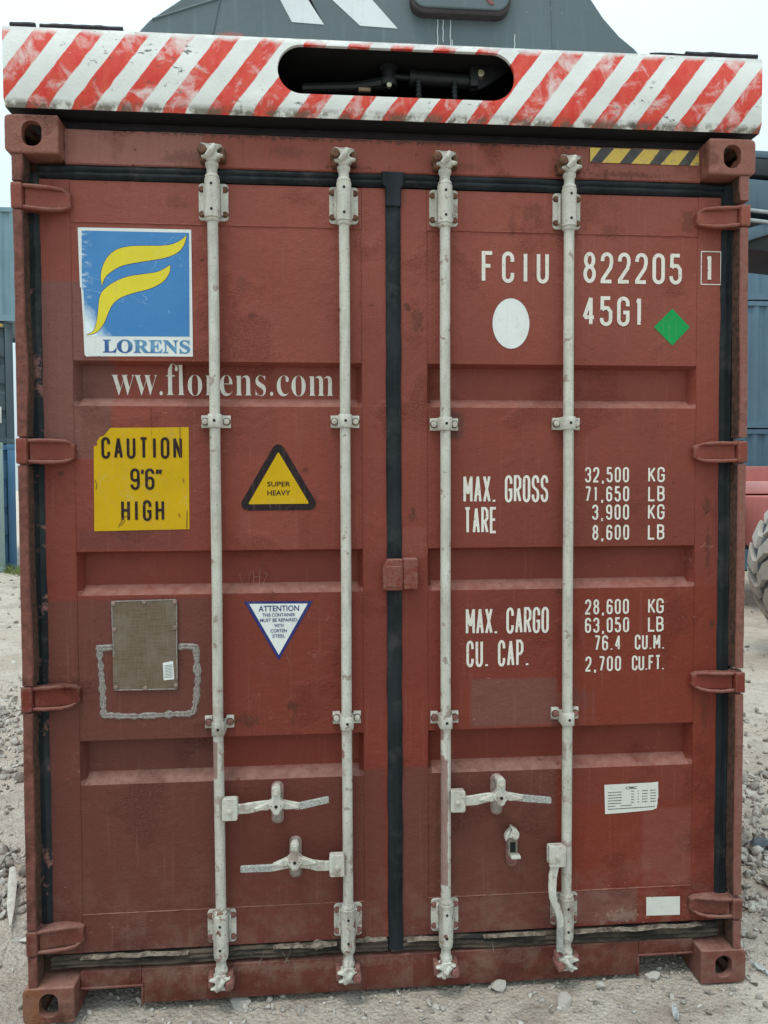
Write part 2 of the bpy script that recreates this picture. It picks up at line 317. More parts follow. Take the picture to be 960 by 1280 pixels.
# ground + stones
m = NT('dusty_ground', .95, 0, .15)
c = m.mix(m.ramp(m.noise(1.1, 6, .6), .35, .65), (.60, .505, .41), (.74, .66, .565))
c = m.mix(m.ramp(m.noise(.9, 6, .65), .52, .62, 0, .65), c, (.43, .35, .285))
c = m.mix(m.ramp(m.noise(3.1, 6, .7), .56, .66, 0, .5), c, (.34, .275, .22))
c = m.mix(m.ramp(m.noise(170, 3, .7), .40, .66, 0, .40), c, (.30, .25, .21))
c = m.mix(m.ramp(m.noise(14, 6, .7), .50, .64, 0, .5), c, (.30, .25, .205))
vo = m.n('ShaderNodeTexVoronoi'); m.L(m.tc, vo.inputs['Vector']); vo.inputs['Scale'].default_value = 70
c = m.mix(m.ramp(vo.outputs['Distance'], .18, .40, .38, 0), c, (.60, .57, .52))
m.base(c)
h = m.math('ADD', m.math('MULTIPLY', m.noise(38, 7, .72), 1.6), m.math('MULTIPLY', vo.outputs['Distance'], -.7))
m.bump(h, .016, 1.); M_GROUND = m.m
def stonemat(name, tint=(1, 1, 1)):
    m = NT(name, .9, 0, .2)
    at = m.n('ShaderNodeAttribute', attribute_name='tone')
    c = m.mix(m.ramp(at.outputs['Fac'], 0, 1), tuple(a*b for a, b in zip((.17, .15, .13), tint)), tuple(a*b for a, b in zip((.60, .57, .52), tint)))
    c = m.mix(m.ramp(m.noise(50, 5, .65), .35, .7, 0, .45), c, tuple(a*b for a, b in zip((.36, .31, .26), tint)))
    m.base(c); m.bump(m.noise(130, 4), .004); return m.m
M_STONE = stonemat('crushed_stone'); M_SLATE = flat('slate_stone', (.10, .115, .135), .8, 0, .3, 25, .004)
m = NT('grass', .8); m.base(m.mix(m.noise(8, 3), (.10, .16, .035), (.22, .24, .08))); M_GRASS = m.m
M_WOOD = flat('weathered_wood', (.52, .49, .43), .8, 0, .2, 40, .002)
M_FILM = flat('plastic_film', (.52, .54, .54), .35, 0, .1, 30, .004)

# ------------------------------------------------------------------ mesh helpers
class MB:
    def __init__(s): s.v = []; s.f = []; s.mi = []; s.cur = 0
    def add(s, vs, fs, mi=None):
        o = len(s.v); s.v += [tuple(v) for v in vs]; s.f += [tuple(i+o for i in f) for f in fs]
        s.mi += [s.cur if mi is None else mi]*len(fs); return s
    def box(s, x0, x1, y0, y1, z0, z1, bev=0., mat=None, seg=2):
        if x1 < x0: x0, x1 = x1, x0
        if y1 < y0: y0, y1 = y1, y0
        if z1 < z0: z0, z1 = z1, z0
        bm = bmesh.new(); bmesh.ops.create_cube(bm, size=1)
        for v in bm.verts: v.co = ((x0+x1)/2+v.co.x*(x1-x0), (y0+y1)/2+v.co.y*(y1-y0), (z0+z1)/2+v.co.z*(z1-z0))
        if bev: bmesh.ops.bevel(bm, geom=bm.edges[:], offset=bev, segments=seg, affect='EDGES', profile=.5)
        if mat is not None: bmesh.ops.transform(bm, matrix=mat, verts=bm.verts[:])
        bm.verts.index_update(); s.add([v.co[:] for v in bm.verts], [[v.index for v in f.verts] for f in bm.faces]); bm.free(); return s
    def tube(s, path, r, seg=16, caps=True, flatk=1.):
        path = [Vector(p) for p in path]; n = len(path)
        rr = r if isinstance(r, (list, tuple)) else [r]*n
        t0 = (path[1]-path[0]).normalized(); up = Vector((0, 0, 1)) if abs(t0.z) < .9 else Vector((1, 0, 0))
        a = t0.cross(up).normalized(); vs = []
        for i, p in enumerate(path):
            t = (path[min(i+1, n-1)]-path[max(i-1, 0)]).normalized()
            a = (a - t*a.dot(t)).normalized(); b = t.cross(a)
            for k in range(seg):
                q = 2*pi*k/seg; vs.append(p + (a*cos(q)+b*sin(q)*flatk)*rr[i])
        fs = [(i*seg+k, i*seg+(k+1) % seg, (i+1)*seg+(k+1) % seg, (i+1)*seg+k) for i in range(n-1) for k in range(seg)]
        if caps: fs += [tuple(range(seg))[::-1], tuple((n-1)*seg+k for k in range(seg))]
        return s.add(vs, fs)
    def lathe(s, prof, x, y, seg=24, axis='z', z=0):
        """prof: (r, h) ; axis z: around vertical line; axis y: around a line along y (front is -y)"""
        vs = []
        for r, h in prof:
            for k in range(seg):
                q = 2*pi*k/seg
                vs.append((x+r*cos(q), y+r*sin(q), h) if axis == 'z' else (x+r*cos(q), h, z+r*sin(q)))
        n = len(prof)
        fs = [(i*seg+k, i*seg+(k+1) % seg, (i+1)*seg+(k+1) % seg, (i+1)*seg+k) for i in range(n-1) for k in range(seg)]
        fs += [tuple(range(seg))[::-1], tuple((n-1)*seg+k for k in range(seg))]
        return s.add(vs, fs)
    def prism(s, pts, y0, y1, ch=0., tf=None):
        """outline in (x,z), front face y0, back y1, chamfered front edge ch"""
        n = len(pts); A = sum(pts[i][0]*pts[(i+1) % n][1]-pts[(i+1) % n][0]*pts[i][1] for i in range(n))
        if A < 0: pts = pts[::-1]
        rings = []
        if ch: rings.append(([*inset(pts, ch)], y0)); rings.append((pts, y0+ch*(1 if y1 > y0 else -1)))
        else: rings.append((pts, y0))
        rings.append((pts, y1))
        vs = [(p[0], y, p[1]) for r, y in rings for p in r]
        if tf: vs = [tf(v) for v in vs]
        m_ = len(rings)
        fs = [(i*n+k, i*n+(k+1) % n, (i+1)*n+(k+1) % n, (i+1)*n+k) for i in range(m_-1) for k in range(n)]
        fs += [tuple(range(n)), tuple((m_-1)*n+k for k in range(n))]
        return s.add(vs, fs)
    def grid(s, us, vs_, fn):
        nu, nv = len(us), len(vs_)
        P = [fn(u, v) for v in vs_ for u in us]
        return s.add(P, [(j*nu+i, j*nu+i+1, (j+1)*nu+i+1, (j+1)*nu+i) for j in range(nv-1) for i in range(nu-1)])
    def build(s, name, mats, parent=None, smooth=35, fix=True):
        me = bpy.data.meshes.new(name); me.from_pydata(s.v, [], s.f)
        for mm in (mats if isinstance(mats, (list, tuple)) else [mats]): me.materials.append(mm)
        me.polygons.foreach_set('material_index', s.mi)
        if fix:
            bm = bmesh.new(); bm.from_mesh(me); bmesh.ops.recalc_face_normals(bm, faces=bm.faces[:]); bm.to_mesh(me); bm.free()
        if smooth:
            me.polygons.foreach_set('use_smooth', [True]*len(me.polygons)); me.set_sharp_from_angle(angle=radians(smooth))
        me.update(); o = bpy.data.objects.new(name, me); COL.objects.link(o)
        if parent: o.parent = parent
        return o
def inset(pts, d):
    n = len(pts); out = []
    for i in range(n):
        p = Vector(pts[i]); a = (p-Vector(pts[i-1])); b = (Vector(pts[(i+1) % n])-p)
        if a.length < 1e-9 or b.length < 1e-9: out.append(tuple(p)); continue
        a.normalize(); b.normalize(); na = Vector((-a.y, a.x)); nb = Vector((-b.y, b.x)); q = na+nb
        L = max(q.length_squared/2, .35); out.append(tuple(p+q/ (L) * d * 1.0 if False else p + q*(d/max(.5, 1+na.dot(nb)))))
    return out
def rrect(x0, x1, z0, z1, r, n=5):
    P = []
    for cx, cz, a0 in ((x1-r, z0+r, -90), (x1-r, z1-r, 0), (x0+r, z1-r, 90), (x0+r, z0+r, 180)):
        for k in range(n+1):
            a = radians(a0+90*k/n); P.append((cx+r*cos(a), cz+r*sin(a)))
    return P
def circ(cx, cz, r, n=16, rz=None): return [(cx+r*cos(2*pi*k/n), cz+(rz or r)*sin(2*pi*k/n)) for k in range(n)]
def smoothpoly(pts, it=2):
    for _ in range(it):
        o = []
        for i in range(len(pts)):
            a, b = pts[i], pts[(i+1) % len(pts)]
            o += [(a[0]*.75+b[0]*.25, a[1]*.75+b[1]*.25), (a[0]*.25+b[0]*.75, a[1]*.25+b[1]*.75)]
        pts = o
    return pts
def tag(o, label=None, cat=None, group=None, kind=None):
    if label: o['label'] = label
    if cat: o['category'] = cat
    if group: o['group'] = group
    if kind: o['kind'] = kind
    return o
def empty(name, loc=(0, 0, 0), rz=0, **k):
    o = bpy.data.objects.new(name, None); COL.objects.link(o); o.location = loc; o.rotation_euler = (0, 0, rz); o.empty_display_size = .2
    return tag(o, **k)
def roughen(me, step, amp, freq=45):
    bm = bmesh.new(); bm.from_mesh(me); bmesh.ops.triangulate(bm, faces=[f for f in bm.faces if len(f.verts) > 4])
    for _ in range(5):
        es = [e for e in bm.edges if e.calc_length() > step]
        if not es: break
        bmesh.ops.subdivide_edges(bm, edges=es, cuts=1); bmesh.ops.triangulate(bm, faces=[f for f in bm.faces if len(f.verts) > 4])
    bm.normal_update()
    for v in bm.verts:
        p = v.co; v.co = p + v.normal*(amp*noise.noise(p*freq)+amp*.6*noise.noise(p*freq*2.7))
    bm.to_mesh(me); bm.free(); me.polygons.foreach_set('use_smooth', [True]*len(me.polygons)); me.set_sharp_from_angle(angle=radians(50)); me.update()
def carve(obj, cutters):
    for c in cutters:
        md = obj.modifiers.new('b', 'BOOLEAN'); md.operation = 'DIFFERENCE'; md.object = c; md.solver = 'EXACT'
    bpy.context.view_layer.update()
    dg = bpy.context.evaluated_depsgraph_get()
    me = bpy.data.meshes.new_from_object(obj.evaluated_get(dg)); obj.modifiers.clear(); me.name = obj.name; obj.data = me
    for c in cutters: bpy.data.objects.remove(c)
    me.polygons.foreach_set('use_smooth', [True]*len(me.polygons)); me.set_sharp_from_angle(angle=radians(35))
    return obj
def copy_obj(o, parent, name=None):
    c = o.copy(); COL.objects.link(c); c.parent = parent
    return c

# ------------------------------------------------------------------ door surface
RECS = ((2.148, 2.001), (1.526, 1.381), (.901, .752))
DY, DEP = .065, .044
def dent(x, z): return .0011*noise.noise(Vector((x*2.3, z*2.3, 3.1))) + .0005*noise.noise(Vector((x*9, z*9, 1.7)))
LX = ((-1.046, -.108), (.110, 1.052))
def door_y(x, z):
    d = 0
    for x0, x1 in LX:
        if x0 < x < x1:
            for zt, zb in RECS:
                if zb < z < zt:
                    t = min((zt-z)/.010, (z-zb)/.030, 1); s_ = min((x-x0)/.016, (x1-x)/.016, 1)
                    d = DEP*min(t, s_)
    return DY + d
def surf(x, z): return door_y(x, z) + dent(x, z)

# ------------------------------------------------------------------ lettering
def arc(cx, cy, rx, ry, a0, a1, n=8): return [(cx+rx*cos(radians(a0+(a1-a0)*k/n)), cy+ry*sin(radians(a0+(a1-a0)*k/n))) for k in range(n+1)]
R = .19
def glyphs():
    G = {}
    top = lambda: arc(.5, 1-R, .5, R, 0, 180); bot = lambda: arc(.5, R, .5, R, 180, 360)
    G['0'] = G['O'] = [top() + bot() + [(1, 1-R)]]
    G['C'] = [[(1, .70)] + top() + bot() + [(1, .30)]]
    G['G'] = [[(1, .70)] + top() + bot() + [(1, .46), (.5, .46)]]
    G['U'] = [[(0, 1)] + bot() + [(1, 1)]]
    G['S'] = [[(1, .74)] + top() + [(0, .68), (.15, .57), (.85, .43), (1, .32)] + arc(.5, R, .5, R, 0, -180) + [(0, .26)]]
    G['1'] = [[(.15, .84), (.30, .86), (.5, 1), (.5, 0)]]
    G['2'] = [[(0, .74)] + arc(.5, 1-R, .5, R, 180, 0) + [(1, .68), (.88, .50), (0, .06), (0, 0), (1, 0)]]
    G['3'] = [[(0, .78)] + arc(.5, 1-R, .5, R, 180, 0) + [(1, .64), (.82, .54), (.4, .53)], [(.4, .53), (.84, .51), (1, .40)] + arc(.5, R, .5, R, 0, -180) + [(0, .22)]]
    G['4'] = [[(.72, 0), (.72, 1), (0, .26), (1.05, .26)]]
    G['5'] = [[(.95, 1), (.08, 1), (.05, .55), (.3, .63), (.7, .62), (1, .48)] + arc(.5, R, .5, R, 0, -180) + [(0, .24)]]
    G['6'] = [[(1, .78)] + top() + bot() + [(1, .40)] + arc(.5, .40, .5, .17, 0, 180)]
    G['9'] = [[(1-a, 1-b) for a, b in s_] for s_ in G['6']]
    G['7'] = [[(0, 1), (1, 1), (.35, 0)]]
    G['8'] = [arc(.5, .765, .43, .235, -90, 270, 18), arc(.5, .265, .5, .265, 90, 450, 18)]
    G['A'] = [[(0, 0), (.5, 1), (1, 0)], [(.16, .30), (.84, .30)]]
    G['B'] = [[(0, 0), (0, 1), (.6, 1), (.95, .9), (.95, .63), (.6, .53), (0, .53)], [(.6, .53), (1, .42), (1, .11), (.6, 0), (0, 0)]]
    G['F'] = [[(0, 0), (0, 1), (1, 1)], [(0, .54), (.8, .54)]]
    G['E'] = [[(1, 0), (0, 0), (0, 1), (1, 1)], [(0, .52), (.85, .52)]]
    G['H'] = [[(0, 0), (0, 1)], [(1, 0), (1, 1)], [(0, .52), (1, .52)]]
    G['I'] = [[(.5, 0), (.5, 1)]]
    G['K'] = [[(0, 0), (0, 1)], [(1, 1), (0, .38)], [(.3, .56), (1, 0)]]
    G['L'] = [[(0, 1), (0, 0), (1, 0)]]
    G['M'] = [[(0, 0), (0, 1), (.5, .30), (1, 1), (1, 0)]]
    G['N'] = [[(0, 0), (0, 1), (1, 0), (1, 1)]]
    G['P'] = [[(0, 0), (0, 1), (.6, 1), (1, .88), (1, .58), (.6, .46), (0, .46)]]
    G['R'] = G['P'] + [[(.5, .46), (1, 0)]]
    G['T'] = [[(0, 1), (1, 1)], [(.5, 1), (.5, 0)]]
    G['X'] = [[(0, 0), (1, 1)], [(0, 1), (1, 0)]]
    G['W'] = [[(0, 1), (.25, 0), (.5, .8), (.75, 0), (1, 1)]]
    G['.'] = [[(.5, -.02), (.5, .06)]]
    G[','] = [[(.6, .06), (.35, -.16)]]
    G["'"] = [[(.7, 1), (.4, .78)]]
    G['"'] = [[(.35, 1), (.1, .78)], [(1, 1), (.75, .78)]]
    return G
GL = glyphs()
ADV = {'I': .55, '.': .5, ',': .5, "'": .45, '"': .8, ' ': .8, 'M': 1.2, '1': .8, 'W': 1.3}
def stroke_text(mb, txt, x0, x1, z0, z1, gw, sw, on=surf, off=.0012, gapk=.38):
    """narrow stencil lettering: gw glyph width, sw stroke width; spans x0..x1"""
    adv = [(1. if c not in ADV else ADV[c]) for c in txt]
    wsum = sum(a*gw for a in adv); gap = (x1-x0-wsum)/max(1, len(txt)-1)
    x = x0; lay = 0
    for c, a in zip(txt, adv):
        for s_ in GL.get(c, []):
            ww = gw*a-sw; hh = (z1-z0)-sw
            pts = [Vector((x+sw/2+p[0]*ww, z0+sw/2+p[1]*hh)) for p in s_]
            q = [pts[0]]
            for p in pts[1:]:
                if (p-q[-1]).length > 1e-5: q.append(p)
            parts = [[q[0]]]
            for i in range(1, len(q)):
                parts[-1].append(q[i])
                if i < len(q)-1 and (q[i]-q[i-1]).normalized().dot((q[i+1]-q[i]).normalized()) < -.15: parts.append([q[i]])
            for pc in parts: ribbon(mb, pc, sw, on, off+lay*.00004); lay = (lay+1) % 6
        x += a*gw+gap
def ribbon(mb, pts, sw, on, off):
    n = len(pts); closed = (pts[0]-pts[-1]).length < 1e-4; vs = []
    for i in range(n):
        a = (pts[i]-pts[i-1]) if i else ((pts[0]-pts[-2]) if closed else (pts[1]-pts[0]))
        b = (pts[i+1]-pts[i]) if i < n-1 else ((pts[1]-pts[0]) if closed else a)
        a = a.normalized(); b = b.normalized(); na = Vector((-a.y, a.x)); nb = Vector((-b.y, b.x)); q = na+nb
        q = na if q.length < .3 else q/max(.45, 1+na.dot(nb))
        for sg in (1, -1):
            p = pts[i]+q*(sw/2*sg); vs.append((p.x, (on(p.x, p.y) if callable(on) else on)-off, p.y))
    mb.add(vs, [(2*i, 2*i+1, 2*i+3, 2*i+2) for i in range(n-1)])
def poly_decal(mb, pts, off, mi=0, on=surf, step=.03):
    """thin print that follows the door surface"""
    bm = bmesh.new(); vs = [bm.verts.new((p[0], 0, p[1])) for p in pts]; bm.faces.new(vs)
    bmesh.ops.triangulate(bm, faces=bm.faces[:])
    for _ in range(5):
        es = [e for e in bm.edges if e.calc_length() > step]
        if not es: break
        bmesh.ops.subdivide_edges(bm, edges=es, cuts=1); bmesh.ops.triangulate(bm, faces=bm.faces[:])
    bm.verts.index_update()
    mb.add([(v.co.x, (on(v.co.x, v.co.z) if callable(on) else on)-off, v.co.z) for v in bm.verts], [[v.index for v in f.verts] for f in bm.faces], mi); bm.free()
def font_text(mb, txt, x0, x1, z0, z1, off, mi=0, on=surf, bold=0., ref=None):
    cu = bpy.data.curves.new('t', 'FONT'); cu.body = txt; cu.size = 1; cu.offset = bold; cu.resolution_u = 4
    o = bpy.data.objects.new('t', cu); COL.objects.link(o); bpy.context.view_layer.update()
    me = bpy.data.meshes.new_from_object(o.evaluated_get(bpy.context.evaluated_depsgraph_get()))
    vs = [v.co[:] for v in me.vertices]; fs = [p.vertices[:] for p in me.polygons]
    bpy.data.objects.remove(o)
    if not vs: print('EMPTY TEXT', txt); return
    ax, bx = min(v[0] for v in vs), max(v[0] for v in vs); ay, by = min(v[1] for v in vs), max(v[1] for v in vs)
    out = []
    for v in vs:
        x = x0+(v[0]-ax)/(bx-ax)*(x1-x0); z = z0+(v[1]-ay)/(by-ay)*(z1-z0)
        out.append((x, (on(x, z) if callable(on) else on)-off, z))
    mb.add(out, fs, mi)
def serif(t):
    r = ''
    for c in t:
        if 'A' <= c <= 'Z': r += chr(0x1D400+ord(c)-65)
        elif 'a' <= c <= 'z': r += chr(0x1D41A+ord(c)-97)
        else: r += c
    return r

# ================================================================== THE RED CONTAINER
BOX = empty('shipping_container', (0, 0, 0), label='weathered red-brown freight container whose closed double doors fill the picture', cat='container')
LEN = 12.19
# corner castings -----------------------------------------------------------
def casting(name, sx, back, z0, mat):
    """ISO corner block 162 x 178 x 118 with apertures"""
    x0, x1 = sorted((sx*1.057, sx*1.219)); y0, y1 = (0, .178) if not back else (LEN-.178, LEN)
    pts = rrect(x0, x1, z0, z0+.118, .004, 2)
    # round the outer vertical corner
    R_ = .016
    pts = []
    for cx, cz, a0, r in ((x1, z0, -90, R_ if (sx > 0) else .005), (x1, z0+.118, 0, R_ if (sx > 0) else .005), (x0, z0+.118, 90, R_ if sx < 0 else .005), (x0, z0, 180, R_ if sx < 0 else .005)):
        ccx = cx-r if cx == x1 else cx+r; ccz = cz+r if cz == z0 else cz-r
        pts += [(ccx+r*cos(radians(a0+k*22.5)), ccz+r*sin(radians(a0+k*22.5))) for k in range(5)]
    mb = MB(); yy = (y0, y1) if not back else (y1, y0)
    mb.prism(pts, yy[0], yy[1], .003)
    o = mb.build(name, [mat, M_RUSTD], BOX)
    cut = []
    hx = sx*1.137; hz = z0+.060; fy = y0-.05 if not back else y1-.035; 
    c = MB().prism(rrect(hx-.0305, hx+.0305, hz-.039, hz+.039, .028, 6), fy, fy+.085); cut.append(c.build('c', [mat, M_RUSTD]))
    c = MB(); c.cur = 1; c.box(x0+.020, x1-.018, y0+.026, y1-.026, z0+.020, z0+.098); cut.append(c.build('c', [mat, M_RUSTD]))
    # side aperture
    xs = x1 if sx > 0 else x0
    c = MB().prism(rrect(y0+.089-.04, y0+.089+.04, hz-.028, hz+.028, .025, 5), xs-.03, xs+.03, tf=lambda v: (v[1], v[0], v[2])); cut.append(c.build('c', [mat, M_RUSTD]))
    zt = z0+.118 if z0 > 1 else z0
    c = MB().prism(rrect((x0+x1)/2-.03, (x0+x1)/2+.03, y0+.03, y0+.148, .028, 5), zt-.03, zt+.03, tf=lambda v: (v[0], v[2], v[1])); cut.append(c.build('c', [mat, M_RUSTD]))
    carve(o, cut)
    if not back: roughen(o.data, .012, .0011)
    return o
for sx in (-1, 1):
    for z0 in (0, 2.778):
        for back in (False, True): 
            o = casting('corner_casting', sx, back, z0, M_CAST)

# corner posts: front strip (slightly bent) between the hinge lugs, side web and inner channel ---------
HZ = (2.650, 1.852, 1.058, .262)
for sx in (-1, 1):
    lab = ('bent left corner post', 'right corner post')[sx > 0]
    mb = MB()
    segs = []; zt = 2.776
    for hz in HZ: segs.append((zt, hz+.046)); zt = hz-.046
    segs.append((zt, .120))
    for a, b in segs:
        zs = np.linspace(b, a, max(3, int((a-b)/.03)+1))
        def px(z, inner, sx=sx):
            wv = .0035*noise.noise(Vector((z*2.2, sx*5, .3)))+.0012*noise.noise(Vector((z*14, sx*5, .9)))
            bulge = 0
            if sx < 0:
                bulge = .009*math.exp(-((z-2.1)/.13)**2)+.006*math.exp(-((z-1.2)/.2)**2)
                if .5 < z < .83: bulge += .004
            xo = 1.203+wv; xi = 1.173-bulge*(.9)+wv*1.4 - (.006 if z > 2.7 else 0)
            return sx*(xi if inner else xo)
        prof = [lambda z: (px(z, 1), .060), lambda z: (px(z, 1), .008), lambda z: (px(z, 1)+sx*.003, .004), lambda z: (px(z, 0)-sx*.004, .004), lambda z: (px(z, 0), .009), lambda z: (px(z, 0), .165)]
        gf = lambda u, z: (prof[u](z)[0], prof[u](z)[1]+.0015*noise.noise(Vector((z*6, sx, 2))), z)
        mb.cur = 1; mb.grid((0, 1), zs, gf); mb.cur = 0; mb.grid(range(1, len(prof)), zs, gf)
        n0 = len(mb.v)
        for z in (a, b):
            mb.add([(prof[0](z)[0], .060, z), (prof[1](z)[0], .0045, z), (prof[4](z)[0], .0045, z), (prof[5](z)[0], .06, z)], [(0, 1, 2, 3)])
    post = mb.build('corner_post', [M_POST, M_CHAN], BOX, fix=False); post['label'] = lab
    ch = MB(); ch.box(sx*1.125, sx*1.2, .086, .17, .12, 2.776); ch.build('post_channel', M_RUSTD, post)

# header and sill -----------------------------------------------------------
def rail(z0, z1, yf, mat, nm, cutouts=None, wob=.0015):
    mb = MB(); xs = np.linspace(-1.056, 1.056, 60)
    zz = [(yf+.10, z1-.001), (yf+.004, z1), (yf, z1-.004), (yf-.0005, (z0+z1)/2), (yf, z0+.004), (yf+.004, z0), (yf+.10, z0+.001)]
    def fn(u, x):
        y, z = zz[u]; return (x, y+wob*2*noise.noise(Vector((x*3, z*6, 1))), z+wob*noise.noise(Vector((x*5, u, 4))))
    mb.grid(range(len(zz)), xs, fn); return mb
hd = rail(2.772, 2.884, .058, M_FR, 'header'); header = hd.build('header_rail', M_FR, BOX, fix=False)
for x in (-.622, -.492, .36):     # vertical weld seams of the header
    MB().tube([(x+.001*noise.noise(Vector((0, 0, z*40))), .058, z) for z in np.linspace(2.775, 2.882, 12)], .0016, 6).build('weld_seam', M_FR, header)
# sill with the two pocket cut-outs beside the castings
mb = MB(); mb.box(-.856, .856, .056, .12, .012, .128, .003)
mb.box(-1.056, -.8565, .0575, .12, .074, .1275, .003); mb.box(.8565, 1.056, .0575, .12, .080, .1275, .003)
sill = mb.build('door_sill', M_SILL, BOX)
mb = MB(); mb.box(-.858, -.850, .053, .115, .006, .076, .001); mb.box(-1.056, -.8505, .0521, .12, .070, .0765, .002); mb.build('pocket_edge', M_SILL, sill)
mb = MB(); mb.box(.850, .858, .053, .115, .006, .081, .001); mb.box(.8505, 1.056, .0521, .12, .0765, .0825, .002); mb.build('pocket_edge', M_SILL, sill)
# cam keepers welded to header and sill are built with the bars
# hazard tape on header
mb = MB(); ty = .0565
def ton(x, z): return ty
poly_decal(mb, rrect(.667, 1.049, 2.828, 2.877, .002, 1), .0012, 0, ton, .2)
mb2 = mb
k = 0
for x in np.arange(.667, 1.10, .103):
    a = [(x, 2.828), (x+.040, 2.828), (x+.084, 2.877), (x+.038, 2.877)]
    a = [(min(max(p[0], .667), 1.049), p[1]) for p in a]
    if a[1][0]-a[0][0] > .003 or a[2][0]-a[3][0] > .003: poly_decal(mb2, a, .0016, 1, ton, .2)
mb2.build('hazard_tape', [M_TAPEY, M_TAPEB], header, smooth=0)

# body: side walls, roof, floor, end wall ------------------------------------
def corrug(n, L, dep=.036):
    pts = []; p = L/n
    for k in range(n):
        a = k*p; pts += [(a, 0), (a+p*.28, 0), (a+p*.5, dep), (a+p*.78, dep)]
    pts.append((L, 0)); return pts
for sx in (-1, 1):
    mb = MB(); cc = corrug(42, LEN-.36)
    mb.grid(range(len(cc)), (.15, 2.80), lambda u, z: (sx*(1.195-cc[u][1]), .18+cc[u][0], z)); mb.build('side_wall', M_FR, BOX, smooth=0, fix=False)
    MB().box(sx*1.165, sx*1.21, .178, LEN-.178, 2.80, 2.88, .004).build('top_side_rail', M_FR, BOX)
    MB().box(sx*1.165, sx*1.21, .178, LEN-.178, .03, .15, .004).build('bottom_side_rail', M_SILL, BOX)
    MB().box(sx*1.12, sx*1.21, LEN-.12, LEN-.01, .118, 2.778, .004).build('rear_corner_post', M_FR, BOX)
cc = corrug(56, LEN-.30, .02)
MB().grid(range(len(cc)), (-1.165, 1.165), lambda u, x: (x, .15+cc[u][0], 2.86-cc[u][1])).build('roof', M_FR, BOX, smooth=0, fix=False)
MB().box(-1.12, 1.12, LEN-.07, LEN-.03, .05, 2.88).build('end_wall', M_FR, BOX)
MB().box(-1.165, 1.165, .18, LEN-.12, .155, .185).build('floor', M_RUSTD, BOX)
mb = MB()
for y in np.arange(.45, LEN-.3, .45): mb.box(-1.165, 1.165, y-.025, y+.025, .04, .153)
tag(mb.build('cross_members', M_RUSTD, BOX), kind='stuff')

# doors ----------------------------------------------------------------------
doors = {}
for side, (x0, x1), mat, (e0, e1) in (('left', LX[0], M_DL, (-1.141, -.0270)), ('right', LX[1], M_DR, (.020, 1.136))):
    zs = [.318]; 
    marks = sorted([.318, 2.590] + [q for zt, zb in RECS for q in (zt, zt-.010, zb+.030, zb)])
    zs = []
    for a, b in zip(marks, marks[1:]):
        k = max(2, int((b-a)/.03)); zs += list(np.linspace(a, b, k, endpoint=False))
    zs.append(marks[-1])
    xs = [x0] + [x0+.016] + list(np.linspace(x0+.016, x1-.016, 36))[1:-1] + [x1-.016, x1]
    def pf(x, z, x0=x0, x1=x1):
        y = DY
        for zt, zb in RECS:
            if zb-1e-6 < z < zt+1e-6:
                t = max(0, min((zt-z)/.010, (z-zb)/.030, 1)); s_ = max(0, min((x-x0)/.016, (x1-x)/.016, 1)); y = DY+DEP*min(t, s_)
        return (x, y+dent(x, z), z)
    mb = MB().grid(xs, zs, pf)
    # back of the leaf
    mb.add([(x0, .12, .318), (x1, .12, .318), (x1, .12, 2.59), (x0, .12, 2.59)], [(0, 3, 2, 1)])
    d = mb.build('door', mat, BOX, smooth=28, fix=False); d['label'] = f'{side} door leaf with three recessed bands'; doors[side] = d
    # frame members, a hair proud of the panel with soft weld lines
    ff = DY-.0022
    def member(xa, xb, za, zb, nm):
        m_ = MB(); us = np.linspace(xa, xb, max(4, int((xb-xa)/.05))); vs = np.linspace(za, zb, max(4, int((zb-za)/.05)))
        m_.grid(us, vs, lambda x, z: (x, ff+dent(x, z)+.0004*noise.noise(Vector((x*20, z*20, 5))), z))
        for (p, q) in (((xa, za), (xa, zb)), ((xb, za), (xb, zb)), ((xa, za), (xb, za)), ((xa, zb), (xb, zb))):
            m_.add([(p[0], ff+.001, p[1]), (q[0], ff+.001, q[1]), (q[0], .12, q[1]), (p[0], .12, p[1])], [(0, 1, 2, 3)])
        o_ = m_.build(nm, mat, d, smooth=35, fix=False); return o_
    lo, hi = .190, 2.724
    member(e0, x0-.001, lo, hi, 'frame_stile'); member(x1+.001, e1, lo, hi, 'frame_stile')
    member(x0, x1, 2.5915, hi-.001, 'frame_rail'); member(x0, x1, lo+.001, .3165, 'frame_rail')
    def bead(p, q, r=.0024, nm='weld_seam', wob=.0008):
        n = int((Vector(q)-Vector(p)).length/.02)+2; path = []
        for k in range(n):
            t = k/(n-1); x = p[0]+(q[0]-p[0])*t; z = p[1]+(q[1]-p[1])*t
            v = noise.noise(Vector((x*30, z*30, 8))); path.append((x+wob*v, door_y(x, z)-.0006+dent(x, z), z+wob*noise.noise(Vector((z*31, x*33, 2)))))
        MB().tube(path, [r*(.85+.5*noise.noise(Vector((a[0]*50, a[2]*50, 1)))) for a in path], 6).build(nm, mat, d, smooth=60)
    bead((x0, 2.591), (x1, 2.591), .0028); bead((x0, .3172), (x1, .3172), .0032)
    for xx in (x0-.0005, x1+.0005): bead((xx, .32), (xx, 2.588), .0022)
    if side == 'left':
        bead((-.415, .20), (-.413, .315), .0016); bead((-.80, 2.0), (-.798, 1.86), .0012)

